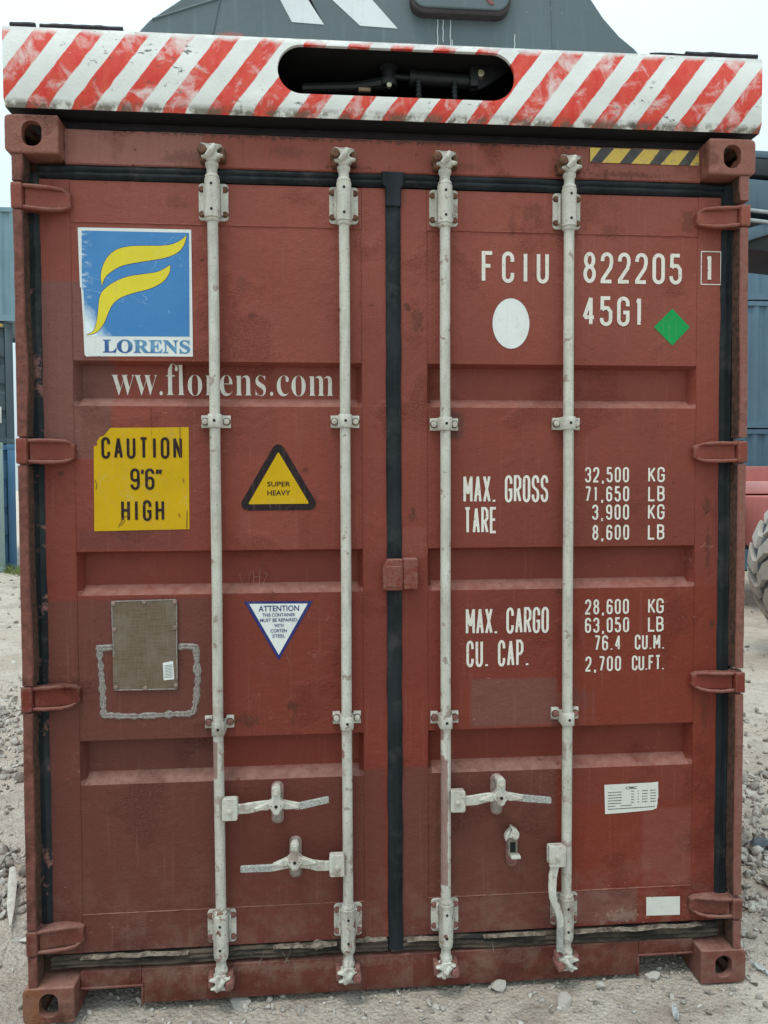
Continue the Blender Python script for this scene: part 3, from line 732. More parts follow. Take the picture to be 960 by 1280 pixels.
# gaskets ---------------------------------------------------------------------
def gasket(p0, p1, wd, mat, par, lab=None, horiz=False, yf=.056, amp=.002, ridges=3):
    """ribbed rubber strip between two points (x,z) centre line"""
    mb = MB(); L = (Vector(p1)-Vector(p0)).length; n = max(6, int(L/.025))
    cs = []
    NR = max(ridges*6, 14)
    for k in range(NR+1):
        u = k/NR; h = .55*abs(sin(u*pi*ridges))+.45*sin(u*pi); h = h if ridges != 1 else .6*sin(u*pi)**.4+.22*math.exp(-((u-.72)/.07)**2)+.14*math.exp(-((u-.3)/.05)**2); cs.append((u-.5, h))
    def fn(k, t):
        u, h = cs[k]; x = p0[0]+(p1[0]-p0[0])*t; z = p0[1]+(p1[1]-p0[1])*t; s_ = u*wd
        a = noise.noise(Vector((x*8+3, z*8, 1)))*amp + noise.noise(Vector((x*40, z*40, k*.2)))*amp*.35
        e = a*(abs(u)*2)
        y = yf+.012-.012*h+noise.noise(Vector((x*14, z*14, 7)))*amp*.6
        return (x+(0 if horiz else s_+a+e*.4), y, z+(s_+a+e*.4 if horiz else 0))
    mb.grid(range(len(cs)), np.linspace(0, 1, n), fn)
    for sg in (0, len(cs)-1):
        e = [fn(sg, t) for t in np.linspace(0, 1, n)]
        mb.add(e+[(q[0], .10, q[2]) for q in e], [(i, i+1, n+i+1, n+i) for i in range(n-1)])
    o = mb.build('gasket', mat, par, smooth=50, fix=False)
    if lab: o['label'] = lab
    return o
gasket((-1.166, .19), (-1.166, 2.74), .053, M_GASP, doors['left'], 'left side door seal smeared with red paint', ridges=1, yf=.050)
gasket((1.159, .19), (1.159, 2.74), .050, M_GAS, doors['right'], 'right side door seal', ridges=1, yf=.050)
gasket((-.003, .15), (-.003, 2.728), .050, M_GAS, doors['right'], 'centre seal between the doors', ridges=1, yf=.046)
gasket((-1.14, 2.748), (-.010, 2.752), .045, M_GAST, doors['left'], 'top seal of the left door', horiz=True, ridges=2, yf=.053)
gasket((.0, 2.752), (1.14, 2.748), .045, M_GAST, doors['right'], 'top seal of the right door', horiz=True, ridges=2, yf=.053)
gasket((-1.15, .158), (-.030, .160), .046, M_GASD, doors['left'], 'mud-caked bottom seal of the left door', horiz=True, amp=.005)
gasket((-.02, .158), (1.15, .150), .052, M_GASD, doors['right'], 'mud-caked bottom seal of the right door', horiz=True, amp=.005)
MB().box(1.1835, 1.19, .050, .09, .30, 2.72, .002).build('seal_retainer', flat('retainer_grey', (.24, .25, .23), .6, 0, .3, 8), doors['right'])
MB().box(-1.1915, -1.186, .052, .09, .2, 2.72, .002).build('seal_retainer', flat('retainer_brown', (.17, .11, .06), .7, 0, .4, 12), doors['left'])
# widened tee where the seals meet
mb = MB(); mb.prism([(-.040, 2.774), (.034, 2.773), (.033, 2.731), (.0235, 2.722), (.0225, 2.66), (-.0275, 2.66), (-.0285, 2.722), (-.041, 2.735)], .0445, .07, .003); mb.build('seal_corner', M_GAS, doors['right'])
mb = MB(); mb.prism(smoothpoly([(1.137, 2.728), (1.140, 2.768), (1.182, 2.766), (1.182, 2.66), (1.138, 2.66)], 1), .048, .07, .004); mb.build('seal_corner', M_GAS, doors['right'])
# torn sealant hanging along the bottom
def torn(x0, x1, zc, amp, par, seed, hmax=.018):
    mb = MB(); n = int((x1-x0)/.006); lo, hi = [], []
    for k in range(n+1):
        x = x0+(x1-x0)*k/n; a = noise.noise(Vector((x*9, seed, 0))); b = noise.noise(Vector((x*45, seed, 4)))
        t = min(1, k/8, (n-k)/8); h = hmax*t*max(.04, .30+1.5*noise.noise(Vector((x*21, seed, 9)))+.35*b)
        zc_ = zc+amp*a
        hi.append((x, .047+.006*b, zc_+h)); lo.append((x, .044+.006*a, zc_-h*(.3+1.2*abs(b))))
    mid = [((p[0]), min(p[1], q[1])-.006, (p[2]+q[2])/2) for p, q in zip(hi, lo)]
    P = hi+mid+lo; N = n+1
    mb.add(P, [(i, i+1, N+i+1, N+i) for i in range(n)]+[(N+i, N+i+1, 2*N+i+1, 2*N+i) for i in range(n)])
    mb.add([(p[0], .062, p[2]) for p in hi]+hi, [(i, i+1, N+i+1, N+i) for i in range(n)])
    mb.add([(p[0], .062, p[2]) for p in lo]+lo, [(i, i+1, N+i+1, N+i) for i in range(n)])
    mb.build('torn_sealant', M_PEEL, par, smooth=60, fix=False)
torn(-.42, -.205, .182, .006, doors['left'], 2); torn(-.14, -.035, .190, .005, doors['left'], 6, .014)
torn(.035, .15, .184, .006, doors['right'], 8, .013); torn(.30, .52, .181, .004, doors['right'], 12, .004)
torn(.62, 1.10, .180, .008, doors['right'], 15, .005); torn(-1.05, -.70, .181, .006, doors['left'], 22, .004)
for x, z, dx in ((-.36, .155, -.02), (-.39, .15, .03), (-.45, .15, -.02), (.33, .15, .004)):
    MB().tube([(x, .045, z+.02), (x+dx*.4, .040, z), (x+dx, .042, z-.022)], .0013, 6).build('loose_strand', M_PEEL, doors['left' if x < 0 else 'right'])

# hinges -----------------------------------------------------------------------
def hinge(sx, zc, par, hh=.042):
    mb = MB()
    # knuckle on the post
    mb.box(sx*1.172, sx*1.206, .002, .06, zc-hh, zc+hh, .005)
    tip = 1.040+.003*random.uniform(-1, 1); k = random.uniform(-.003, .003)
    pts = [(sx*1.172, zc+hh*.86), (sx*1.10, zc+hh*.92+k), (sx*(tip+.016), zc+hh*.80), (sx*tip, zc+hh*.55), (sx*(tip-.002), zc-hh*.50), (sx*(tip+.012), zc-hh*.76), (sx*1.10, zc-hh*.84+k), (sx*1.172, zc-hh*.90)]
    # blade: sloping web with raised upper and lower flanges
    def tfb(v, sx=sx):
        t = (abs(v[0])-1.04)/.13; t = max(0, min(1, t)); return (v[0], v[1]+(.048-.012)*(1-t)*.62, v[2])
    mb.prism(pts, .020, .066, .004, tf=tfb)
    for sg in (1, -1):
        a = [(sx*1.172, .014, zc+sg*hh*.80), (sx*1.13, .018, zc+sg*hh*(.84)+k), (sx*1.09, .026, zc+sg*hh*.84+k), (sx*1.062, .036, zc+sg*hh*.76), (sx*1.046, .046, zc+sg*hh*.56)]
        mb.tube(a, [.0062, .0064, .0062, .0055, .004], 8)
    o = mb.build('hinge', M_HINGE, par, smooth=45); roughen(o.data, .012, .0011, 38)
    MB().lathe([(.0145, zc-hh-.004), (.0155, zc-hh-.001), (.0155, zc+hh+.001), (.0145, zc+hh+.004)], sx*1.1885, .030, 16).build('hinge_pin', M_RUSTP, BOX)
    return o
for zc in HZ:
    hinge(-1, zc, doors['left'], .041); hinge(1, zc-.004, doors['right'], .036)

# locking bars -------------------------------------------------------------------
RODS = (-.5895, -.1665, .1665, .5865)
RY = .030
def hexhead(mb, x, z, yb, r, h, a=0.):
    mb.prism([(x+r*cos(a+k*pi/3), z+r*sin(a+k*pi/3)) for k in range(6)], yb-h, yb, r*.18)
def cam_end(x, up, seed, bar):
    """forged cam with two horns reaching for the keeper; up=+1 top, -1 bottom"""
    rnd = random.Random(seed); z0 = 2.748 if up > 0 else .150
    m_ = M_BAR if up > 0 else M_BARLOW
    Z = lambda d: z0+up*d
    mb = MB()
    prof = [(.0165, Z(-.03)), (.0165, Z(.006)), (.0185, Z(.012)), (.0215, Z(.018)), (.0215, Z(.026)), (.017, Z(.031))]
    mb.lathe(sorted(prof, key=lambda q: q[1]), x, RY, 20)
    fl = rnd.choice((-1, 1)) if up < 0 else 1
    o = [(-.017, .028), (.016, .028), (.020, .040), (.040, .044), (.041, .052), (.022, .056), (.018, .062), (.022, .072), (.036, .078), (.036, .084), (.008, .088), (-.012, .086), (-.034, .090), (-.036, .084), (-.020, .074), (-.014, .060), (-.034, .048), (-.032, .040), (-.016, .038)]
    pts = [(x+fl*a*.93, Z(b*.93)) for a, b in o]
    mb.prism(smoothpoly(pts, 1), .006, .040, .004)
    # twist boss
    mb.tube([(x-fl*.012, .006, Z(.040)), (x+fl*.002, .0, Z(.056)), (x+fl*.012, .006, Z(.076))], [.009, .011, .007], 10)
    cam_ = mb.build('cam', m_, bar, smooth=40)
    kb = MB(); kx = x-fl*.028
    kb.lathe([(.004, -.004), (.013, -.002), (.0155, .004), (.0155, .05)], kx, 0, 14, axis='y', z=Z(.062))
    kx2 = x+fl*.034
    ka = MB(); ka.box(kx2-.009, kx2+.009, .018, .058, min(Z(.036), Z(.078)), max(Z(.036), Z(.078)), .005)
    kb.box(kx-.011, kx+.011, .02, .058, min(Z(.030), Z(.075)), max(Z(.030), Z(.075)), .005)
    kb.build('cam_keeper', M_RUSTP if up < 0 else M_RUST, header if up > 0 else sill, smooth=40)
    ka.build('cam_keeper', M_RUSTP if up < 0 else M_RUST, header if up > 0 else sill, smooth=40)
def bearing(x, up, bar):
    m_ = M_BAR if up > 0 else M_BARLOW
    za, zb = (2.602, 2.722) if up > 0 else (.205, .318)
    wd = .0475
    mb = MB()
    mb.prism(rrect(x-wd, x+wd, za, zb, .012, 4), .056, .0615, .0015)
    # shoulders rising to the sleeve
    for sg in (-1, 1):
        mb.prism([(x+sg*.022, za+.012), (x+sg*.031, za+.016), (x+sg*.031, zb-.016), (x+sg*.022, zb-.012)], .044, .058, .003)
    sz0, sz1 = (za-.004, zb+.006) if up > 0 else (za-.030, zb+.002)
    s_ = [(.0195, sz0-.010), (.0225, sz0-.006), (.0225, sz0), (.0205, sz0+.001), (.0245, sz0+.004), (.0245, sz1-.004), (.0210, sz1-.001), (.0225, sz1), (.0225, sz1+.006), (.018, sz1+.012)]
    mb.lathe(s_, x, RY, 24)
    br = mb.build('bearing_bracket', m_, bar, smooth=40)
    # back plate standing off the door
    MB().prism(rrect(x-wd+.003, x+wd-.003, za+.003, zb-.003, .012, 3), .0612, .068).build('backing_plate', M_RUSTD, bar)
    for sg in (-1, 1):
        for z in (za+.020, zb-.020):
            b = MB(); hexhead(b, x+sg*.0375, z, .0575, .0088, .007, random.random()); b.lathe([(.0105, .0545), (.0105, .057)], x+sg*.0375, 0, 14, axis='y', z=z)
            b.build('bolt', M_RUST if up > 0 else M_RUSTP, bar)
    zc = (sz0+sz1)/2
    for dz in (-.040, .040):
        MB().lathe([(.0046, RY-.0252), (.0046, RY-.015)], x, 0, 10, axis='y', z=zc+dz).build('grease_hole', M_HOLE, bar)
def clamp(x, zc, bar, m_, tilt=0, pale=True, miss=None, sleeve_dz=0):
    mb = MB(); hh = .0205; wd = .0475
    us = np.linspace(-1, 1, 33)
    def cross(u):
        a = u*wd
        if abs(a) < .0235: 
            q = sqrt(max(0, 1-(a/.0235)**2)); y = RY-.0235*q**.7+.0; y = min(y, .052)
        else: y = .0535
        return (x+a, min(y, .0535))
    mb.grid(range(33), (0, 1, 2, 3, 4), lambda u, v: (cross(us[u])[0], cross(us[u])[1]+(.0015 if v in (0, 4) else 0), zc+(-hh, -hh+.002, 0, hh-.002, hh)[v]*(1 if abs(us[u]) > .55 else 1.05)+(sleeve_dz if abs(us[u]) < .5 else 0)))
    for v in (0, 4):
        zz = zc+(-hh if v == 0 else hh)
        e = [(cross(u)[0], cross(u)[1]+.0015, zz+(sleeve_dz if abs(u) < .5 else 0)) for u in us]
        mb.add(e+[(q[0], .0635, q[2]) for q in e], [(i, i+1, 33+i+1, 33+i) for i in range(32)])
    for u in (-1, 1):
        mb.add([(x+u*wd, .0535, zc-hh), (x+u*wd, .0535, zc+hh), (x+u*wd, .0635, zc+hh), (x+u*wd, .0635, zc-hh)], [(0, 1, 2, 3)])
    mb.build('rod_clamp', m_, bar, smooth=50, fix=False)
    for sg in (-1, 1):
        if miss == sg: continue
        MB().lathe([(.0128, .0522), (.0128, .0537)], x+sg*.035, 0, 18, axis='y', z=zc).build('washer', M_RUSTD, bar)
        b = MB(); b.lathe([(.004, .0415), (.0088, .0425), (.0102, .047), (.0102, .054)], x+sg*.035, 0, 14, axis='y', z=zc)
        b.build('bolt', M_BOLT if pale else M_RUSTP, bar)
    MB().lathe([(.0048, RY-.0245), (.0048, RY-.012)], x+.001, 0, 10, axis='y', z=zc+sleeve_dz).build('grease_hole', M_HOLE, bar)
BARLAB = ('locking bar nearest the left edge', 'locking bar left of the centre seal', 'locking bar right of the centre seal', 'locking bar nearest the right edge')
bars = []
for i, x in enumerate(RODS):
    path = [(x+.0022*noise.noise(Vector((z*1.5, i*3, 0))), RY, z) for z in np.linspace(.18, 2.75, 50)]
    bar = MB().tube(path, .0172, 24).build('locking_bar', M_ROD, BOX, smooth=50); bar['label'] = BARLAB[i]; bars.append(bar)
    cam_end(x, 1, i, bar); cam_end(x, -1, i+20, bar); bearing(x, 1, bar); bearing(x, -1, bar)
    clamp(x, (1.950, 1.951, 1.943, 1.946)[i], bar, M_BAR)
    clamp(x, (.955, .957, .948, .950)[i], bar, M_BAR if i else M_BARLOW, pale=i in (1,), sleeve_dz=(-.012, -.008, -.006, -.010)[i])

# handles, hubs and catches ------------------------------------------------------
def hub(x, zc, sg, bar, w_=.050):
    """folded plate welded to the bar; sg = side on which it sits"""
    a, b = sorted((x+sg*.012, x+sg*(.012+w_))); mb = MB()
    mb.prism(rrect(a, b, zc-.038, zc+.034, .007, 3), .000, .0045, .001)
    mb.prism(rrect(a, b, zc-.036, zc+.032, .007, 3), .026, .0305, .001)
    mb.box(a+.002, b-.002, .003, .026, zc+.026, zc+.0325, .002)
    mb.build('handle_hub', M_BAR, bar, smooth=40)
    c = (a+b)/2; b_ = MB(); b_.lathe([(.003, -.007), (.0075, -.0055), (.0085, -.001), (.0085, .031)], c, 0, 14, axis='y', z=zc-.006); b_.build('hub_rivet', M_BOLT, bar)
def lever(pts, par, bar_lab, wd=.0125, th=.0045, vertical=False):
    """pts: (x, z, y, halfwidth) along the flat bar; the last stretch is the worn grip"""
    obs = []
    for (seg, mat, nm) in ((pts[:-2], M_BAR, 'handle'), (pts[-3:], M_WORN, 'handle_grip')):
        mb = MB(); n = len(seg); rings = []
        for i, (x, z, y, h) in enumerate(seg):
            p = seg[max(0, i-1)]; q = seg[min(n-1, i+1)]; d = Vector((q[0]-p[0], q[1]-p[1])).normalized(); nn = Vector((-d.y, d.x))
            g = .0006 if nm == 'handle_grip' else 0
            hh = h+g; t = th+g
            rings.append([(x+nn.x*hh*a, y+b*t, z+nn.y*hh*a) for a, b in ((1, .5), (.86, 1), (-.86, 1), (-1, .5), (-1, -.5), (-.86, -1), (.86, -1), (1, -.5))])
        for r in rings: mb.v += r
        mb.f += [(i*8+k, i*8+(k+1) % 8, (i+1)*8+(k+1) % 8, (i+1)*8+k) for i in range(n-1) for k in range(8)]
        mb.f += [tuple(range(8)), tuple((n-1)*8+k for k in range(8))]; mb.mi = [0]*len(mb.f)
        o = mb.build(nm, mat, par, smooth=40); obs.append(o)
    return obs
def catch(x, zt, par, hook=True, lx=0):
    """keeper: backing plate, bolt, pivoting star latch and lower slot; zt top z"""
    zb = zt-.158
    mb = MB(); mb.prism(rrect(x-.0205, x+.0205, zb, zt-.016, .018, 6), .057, .066, .003)
    base = mb.build('catch_plate', M_KEEP, par, smooth=40)
    MB().prism(rrect(x-.0155, x+.0155, zb+.01, zt-.04, .012, 5), .052, .058, .002).build('catch_slot', M_SLOT, par)
    mb = MB(); mb.prism(smoothpoly([(x-.013, zt-.004), (x+.013, zt-.004), (x+.0145, zt-.03), (x+.012, zt-.047), (x+.026, zt-.058), (x+.028, zt-.072), (x+.014, zt-.084), (x+.009, zt-.098), (x-.009, zt-.098), (x-.014, zt-.084), (x-.028, zt-.072), (x-.026, zt-.058), (x-.012, zt-.047), (x-.0145, zt-.03)], 1), -.014, .010, .003)
    mb.box(x-.010, x+.010, .006, .058, zt-.036, zt-.018, .004)
    mb.build('catch_latch', M_BAR, par, smooth=40)
    b = MB(); b.lathe([(.004, -.022), (.0092, -.021), (.0105, -.016), (.0105, -.012)], x, 0, 16, axis='y', z=zt-.021); b.build('catch_bolt', M_BOLT, par)
    h = MB(); h.lathe([(.0055, -.0149), (.0055, -.005)], x, 0, 12, axis='y', z=zt-.070)
    h.build('catch_hole', M_HOLE, par)
    for sg in (-1, 1): MB().lathe([(.0018, -.0149), (.0018, -.005)], x+sg*.0155, 0, 8, axis='y', z=zt-.068).build('pin_hole', M_HOLE, par)
    return base
# upper handle on the left door
def handle_set(barx, sg, zc, cx, tipx, tipz, bar, ctop, lab, door):
    xh = barx+sg*.055; y = .010
    pts = [(xh-sg*.03, zc-.004, .014, .0165), (xh+sg*.02, zc-.004, .012, .0165), (xh+sg*.045, zc-.001, .010, .0175), (cx-sg*.055, zc+.006, .006, .016), (cx-sg*.02, zc+.012, .004, .0135), (cx+sg*.02, zc+.012, .004, .0135), (cx+sg*.048, zc+.007, .003, .0125), (cx+sg*.075, zc+.003, .001, .0115), (tipx-sg*.004, tipz, 0, .0105), (tipx, tipz, 0, .0085)]
    o = lever(pts, bar, lab)
    # forged wings either side of the latch
    for s2 in (-1, 1):
        mb = MB(); mb.prism(smoothpoly([(cx+s2*.018, ctop-.052), (cx+s2*.050, ctop-.066), (cx+s2*.078, ctop-.077), (cx+s2*.060, ctop-.082), (cx+s2*.018, ctop-.084)], 1), -.010, .004, .003)
        mb.build('handle_wing', M_BAR, bar, smooth=40)
    hub(barx, zc, sg, bar)
    catch(cx, ctop, door)
handle_set(RODS[0], 1, .681, -.401, -.229, .702, bars[0], .760, 'upper left handle', doors['left'])
handle_set(RODS[1], -1, .478, -.342, -.519, .482, bars[1], .571, 'lower left handle', doors['left'])
handle_set(RODS[2], 1, .679, .348, .521, .671, bars[2], .760, 'right door handle', doors['right'])
# hanging handle of the outer right bar
hub(RODS[3], .476, -1, bars[3], .058)
x = .540
lever([(x, .47, .012, .0135), (x-.001, .44, .010, .0145), (x-.010, .405, .006, .0145), (x-.012, .36, .004, .0135), (x-.011, .335, .003, .0130), (x+.008, .285, .0, .0125), (x+.014, .262, .0, .0120), (x+.015, .235, .0, .0115), (x+.013, .150, .002, .0110), (x+.013, .146, .002, .009)], bars[3], 'hanging')
# open catch with its hook swung aside
x, zt = .402, .560
mb = MB(); mb.prism(rrect(x-.0205, x+.0205, zt-.142, zt-.006, .019, 6), .056, .066, .003); mb.build('catch_plate', M_RUSTP, doors['right'], smooth=40)
mb = MB(); mb.prism(rrect(x-.0165, x+.0165, zt-.105, zt-.012, .010, 5), .045, .057, .003); mb.build('catch_slot', M_SLOT, doors['right'], smooth=40)
MB().box(x-.0095, x+.0095, .0435, .05, zt-.085, zt-.050).build('catch_hole', M_HOLE, doors['right'])
mb = MB(); mb.prism(smoothpoly([(x-.030, zt-.038), (x-.034, zt-.020), (x-.026, zt-.004), (x-.012, zt+.004), (x-.014, zt+.016), (x-.002, zt+.010), (x+.014, zt-.002), (x+.018, zt-.018), (x+.008, zt-.030), (x-.008, zt-.026), (x-.020, zt-.022)], 1), .018, .040, .003); mb.build('catch_latch', M_BAR, doors['right'], smooth=40)
mb = MB(); mb.box(x-.012, x+.022, .018, .046, zt-.098, zt-.088, .003); mb.build('catch_tongue', M_BAR, doors['right'])
b = MB(); b.lathe([(.004, .010), (.0095, .011), (.0105, .019)], x+.002, 0, 16, axis='y', z=zt-.016); b.build('catch_bolt', M_BOLT, doors['right'])

# door overlap block over the centre seal
mb = MB(); mb.prism(smoothpoly([(-.043, 1.492), (.020, 1.494), (.0225, 1.488), (.0225, 1.392), (.018, 1.388), (-.040, 1.389), (-.045, 1.40)], 1), .022, .062, .003)
mb.prism(rrect(.0235, .074, 1.391, 1.495, .006, 3), .026, .064, .003)
mb.prism(rrect(-.030, .018, 1.400, 1.470, .004, 3), .019, .03, .002)
mb.build('overlap_block', M_HINGE, doors['right'], smooth=40)

# ------------------------------------------------------------------ decals and lettering
DLf, DRt = doors['left'], doors['right']
LG_W = [(-1.0227, 2.5733), (-.85, 2.5745), (-.6635, 2.5746), (-.6629, 2.1633), (-.80, 2.163), (-.9409, 2.1615), (-.9597, 2.1667), (-.9787, 2.1641), (-1.0025, 2.16), (-1.008, 2.1662), (-1.0092, 2.20), (-1.0104, 2.2506), (-1.0088, 2.30), (-1.0101, 2.3229), (-1.0128, 2.3805), (-1.0185, 2.3828), (-1.0208, 2.4667)]
LG_B = [(-1.0106, 2.5636), (-.6704, 2.5643), (-.6728, 2.2282), (-1.003, 2.2257), (-1.0062, 2.3229), (-1.0082, 2.371), (-1.0128, 2.3805)]
S1 = [(-.949, 2.3864), (-.9523, 2.42), (-.9446, 2.4538), (-.9261, 2.4854), (-.8974, 2.5067), (-.8593, 2.5162), (-.8117, 2.5191), (-.764, 2.5202), (-.7256, 2.5258), (-.6966, 2.54), (-.6782, 2.5568), (-.6833, 2.534), (-.697, 2.5095), (-.7213, 2.4921), (-.755, 2.4803), (-.8029, 2.4711), (-.8554, 2.4614), (-.8935, 2.45), (-.9271, 2.4277), (-.9425, 2.4082)]
S2 = [(-1.0022, 2.23), (-.9798, 2.2414), (-.9684, 2.2705), (-.962, 2.314), (-.9567, 2.3526), (-.9421, 2.3769), (-.9085, 2.4016), (-.8655, 2.4192), (-.813, 2.4284), (-.7747, 2.4354), (-.7506, 2.447), (-.7323, 2.459), (-.734, 2.4362), (-.7511, 2.4092), (-.7753, 2.3919), (-.8042, 2.3793), (-.8473, 2.3679), (-.8903, 2.3513), (-.9168, 2.3291), (-.9315, 2.2999), (-.9448, 2.2684), (-.9656, 2.2415), (-.9871, 2.2316)]
def cat_open(pts):
    """smooth but keep the two sharp tips"""
    tips = {pts[0], max(pts, key=lambda p: p[0])}; o = []
    n = len(pts)
    for i in range(n):
        a, b, c, d = pts[i-1], pts[i], pts[(i+1) % n], pts[(i+2) % n]
        if b in tips: a = b
        if c in tips: d = c
        for k in range(3):
            t = k/3; o.append(tuple(.5*((2*b[j])+(-a[j]+c[j])*t+(2*a[j]-5*b[j]+4*c[j]-d[j])*t*t+(-a[j]+3*b[j]-3*c[j]+d[j])*t**3) for j in (0, 1)))
    return o
mb = MB()
poly_decal(mb, LG_W, .0014, 0); poly_decal(mb, LG_B, .0018, 1)
for S in (S1, S2):
    q = cat_open(S); cx = sum(p[0] for p in q)/len(q)
    oo = inset(q if sum(q[i][0]*q[(i+1) % len(q)][1]-q[(i+1) % len(q)][0]*q[i][1] for i in range(len(q))) > 0 else q[::-1], -.0016)
    poly_decal(mb, oo, .0021, 4); poly_decal(mb, q, .0025, 2)
font_text(mb, serif('LORENS'), -.9500, -.6715, 2.1725, 2.2165, .0022, 3, bold=.014)
mb.build('logo_sticker', [M_STW, M_LBLUE, M_SWY, M_LTXT, M_NAVY], DLf, smooth=0)['label'] = 'square blue logo sticker with yellow flame and torn lower left corner'
mb = MB(); font_text(mb, serif('ww.florens.com'), -.936, -.203, 2.041, 2.143, .0014, 0, bold=-.013)
mb.build('web_address', M_LET, DLf, smooth=0)

# yellow height caution
mb = MB(); rag = [(-.984, 1.87)]
for k in range(9): rag.append((-.985+.05*(k/8)+random.uniform(-.006, .006), 1.87+.055*(k/8)+random.uniform(-.006, .006)))
poly_decal(mb, [(-.987, 1.593), (-.681, 1.597), (-.6795, 1.933), (-.80, 1.931), (-.93, 1.930)]+rag[::-1], .0014, 0)
stroke_text(mb, '', 0, 0, 0, 0, 1, 1)
mb.cur = 1
def st(mb, *a, **k): mb.cur = 1; stroke_text(mb, *a, **k)
st(mb, 'CAUTION', -.960, -.702, 1.829, 1.900, .028, .0088, off=.0026)
st(mb, "9'6\"", -.869, -.766, 1.727, 1.798, .030, .0088, off=.0026)
st(mb, 'HIGH', -.900, -.762, 1.625, 1.694, .028, .0088, off=.0026)
for cr in ([(-.709, 1.90), (-.7085, 1.85), (-.706, 1.834)], [(-.708, 1.934), (-.7075, 1.90)], [(-.981, 1.76), (-.976, 1.745), (-.979, 1.73)], [(-.91, 1.605), (-.895, 1.635), (-.875, 1.645)], [(-.903, 1.61), (-.888, 1.628)], [(-.690, 1.60), (-.688, 1.66)], [(-.715, 1.65), (-.711, 1.636)], [(-.70, 1.765), (-.697, 1.75)]):
    mb.cur = 2; ribbon(mb, [Vector(p) for p in cr], .0022, surf, .0030)
mb.build('height_caution_sticker', [M_YEL, M_BLK, flat('crack_brown', (.16, .075, .02), .8)], DLf, smooth=0)

# super heavy triangle
def rtri(pts, r, n=6):
    o = []
    for i in range(3):
        a, p, b = Vector(pts[i-1]), Vector(pts[i]), Vector(pts[(i+1) % 3]); u = (a-p).normalized(); v = (b-p).normalized()
        ang = u.angle(v); d = r/math.tan(ang/2); c = p+(u+v).normalized()*(r/sin(ang/2)); s_ = p+u*d; e_ = p+v*d
        a0 = atan2(s_.y-c.y, s_.x-c.x); a1 = atan2(e_.y-c.y, e_.x-c.x); da = (a1-a0+pi) % (2*pi)-pi
        o += [(c.x+r*cos(a0+da*k/n), c.y+r*sin(a0+da*k/n)) for k in range(n+1)]
    return o
mb = MB(); T = [(-.388, 1.897), (-.527, 1.657), (-.249, 1.658)]
poly_decal(mb, rtri(T, .021), .0014, 1); poly_decal(mb, rtri([(-.388, 1.852), (-.489, 1.678), (-.287, 1.679)], .003, 2), .0018, 0)
font_text(mb, 'SUPER', -.4255, -.3495, 1.737, 1.753, .0027, 1, bold=.012); font_text(mb, 'HEAVY', -.4255, -.3495, 1.707, 1.724, .0027, 1, bold=.012)
mb.build('super_heavy_sticker', [M_YEL, M_BLK], DLf, smooth=0)
# attention triangle
mb = MB(); poly_decal(mb, [(-.5065, 1.354), (-.278, 1.352), (-.393, 1.155)][::-1], .0014, 1); poly_decal(mb, [(-.489, 1.346), (-.295, 1.344), (-.3925, 1.173)][::-1], .0018, 0)
font_text(mb, 'ATTENTION', -.458, -.324, 1.3195, 1.339, .0027, 1, bold=.012)
for t, a, b, z in (('THIS CONTAINER', -.446, -.337, 1.302), ('MUST BE REPAIRED', -.453, -.330, 1.2845), ('WITH', -.407, -.376, 1.266), ('CORTEN', -.419, -.365, 1.2485), ('STEEL', -.413, -.371, 1.231)):
    font_text(mb, t, a, b, z, z+.0115, .0027, 1, bold=.012)
mb.build('repair_notice_sticker', [M_STW, M_NAVY], DLf, smooth=0)
# scratched scrawl
mb = MB()
for s_ in ([(-.525, 1.44), (-.515, 1.405), (-.505, 1.445), (-.497, 1.405), (-.488, 1.45)], [(-.478, 1.455), (-.476, 1.405)], [(-.478, 1.43), (-.455, 1.432)], [(-.456, 1.46), (-.457, 1.40)], [(-.445, 1.445), (-.43, 1.44), (-.447, 1.408), (-.415, 1.405)]):
    ribbon(mb, [Vector(p) for p in s_], .0011, surf, .0009)
mb.build('scratched_scrawl', flat('scratch', (.36, .19, .16), .8), DLf, smooth=0)

# right door lettering
def line(txt, x0, x1, z0, z1, gw, sw, nm='lettering'):
    mb = MB(); stroke_text(mb, txt, x0, x1, z0, z1, gw, sw, off=.0012 if len(txt) > 1 else .0042); mb.build(nm, M_LET, DRt, smooth=0)
line('FCIU', .297, .528, 2.421, 2.526, .042, .0125); line('822205', .648, .996, 2.426, 2.531, .044, .0125)
line('1', 1.078, 1.116, 2.438, 2.530, .038, .0125); line('45G1', .646, .863, 2.281, 2.382, .044, .0125)
mb = MB()
bx0, bx1, bz0, bz1 = 1.064, 1.134, 2.428, 2.540
for p, q in (((bx0, bz0), (bx1, bz0)), ((bx1, bz0), (bx1, bz1)), ((bx1, bz1), (bx0, bz1)), ((bx0, bz1), (bx0, bz0))): ribbon(mb, [Vector(p), Vector(q)], .0032, lambda x, z: DY-.0022+dent(x, z), .0014)
mb.build('check_digit_box', M_LET, DRt, smooth=0)
line('MAX. GROSS', .234, .528, 1.679, 1.772, .0262, .0088); line('TARE', .236, .350, 1.574, 1.664, .0248, .0088)
line('MAX. CARGO', .242, .532, 1.228, 1.319, .0262, .0088); line('CU. CAP.', .244, .462, 1.115, 1.207, .0255, .0088)
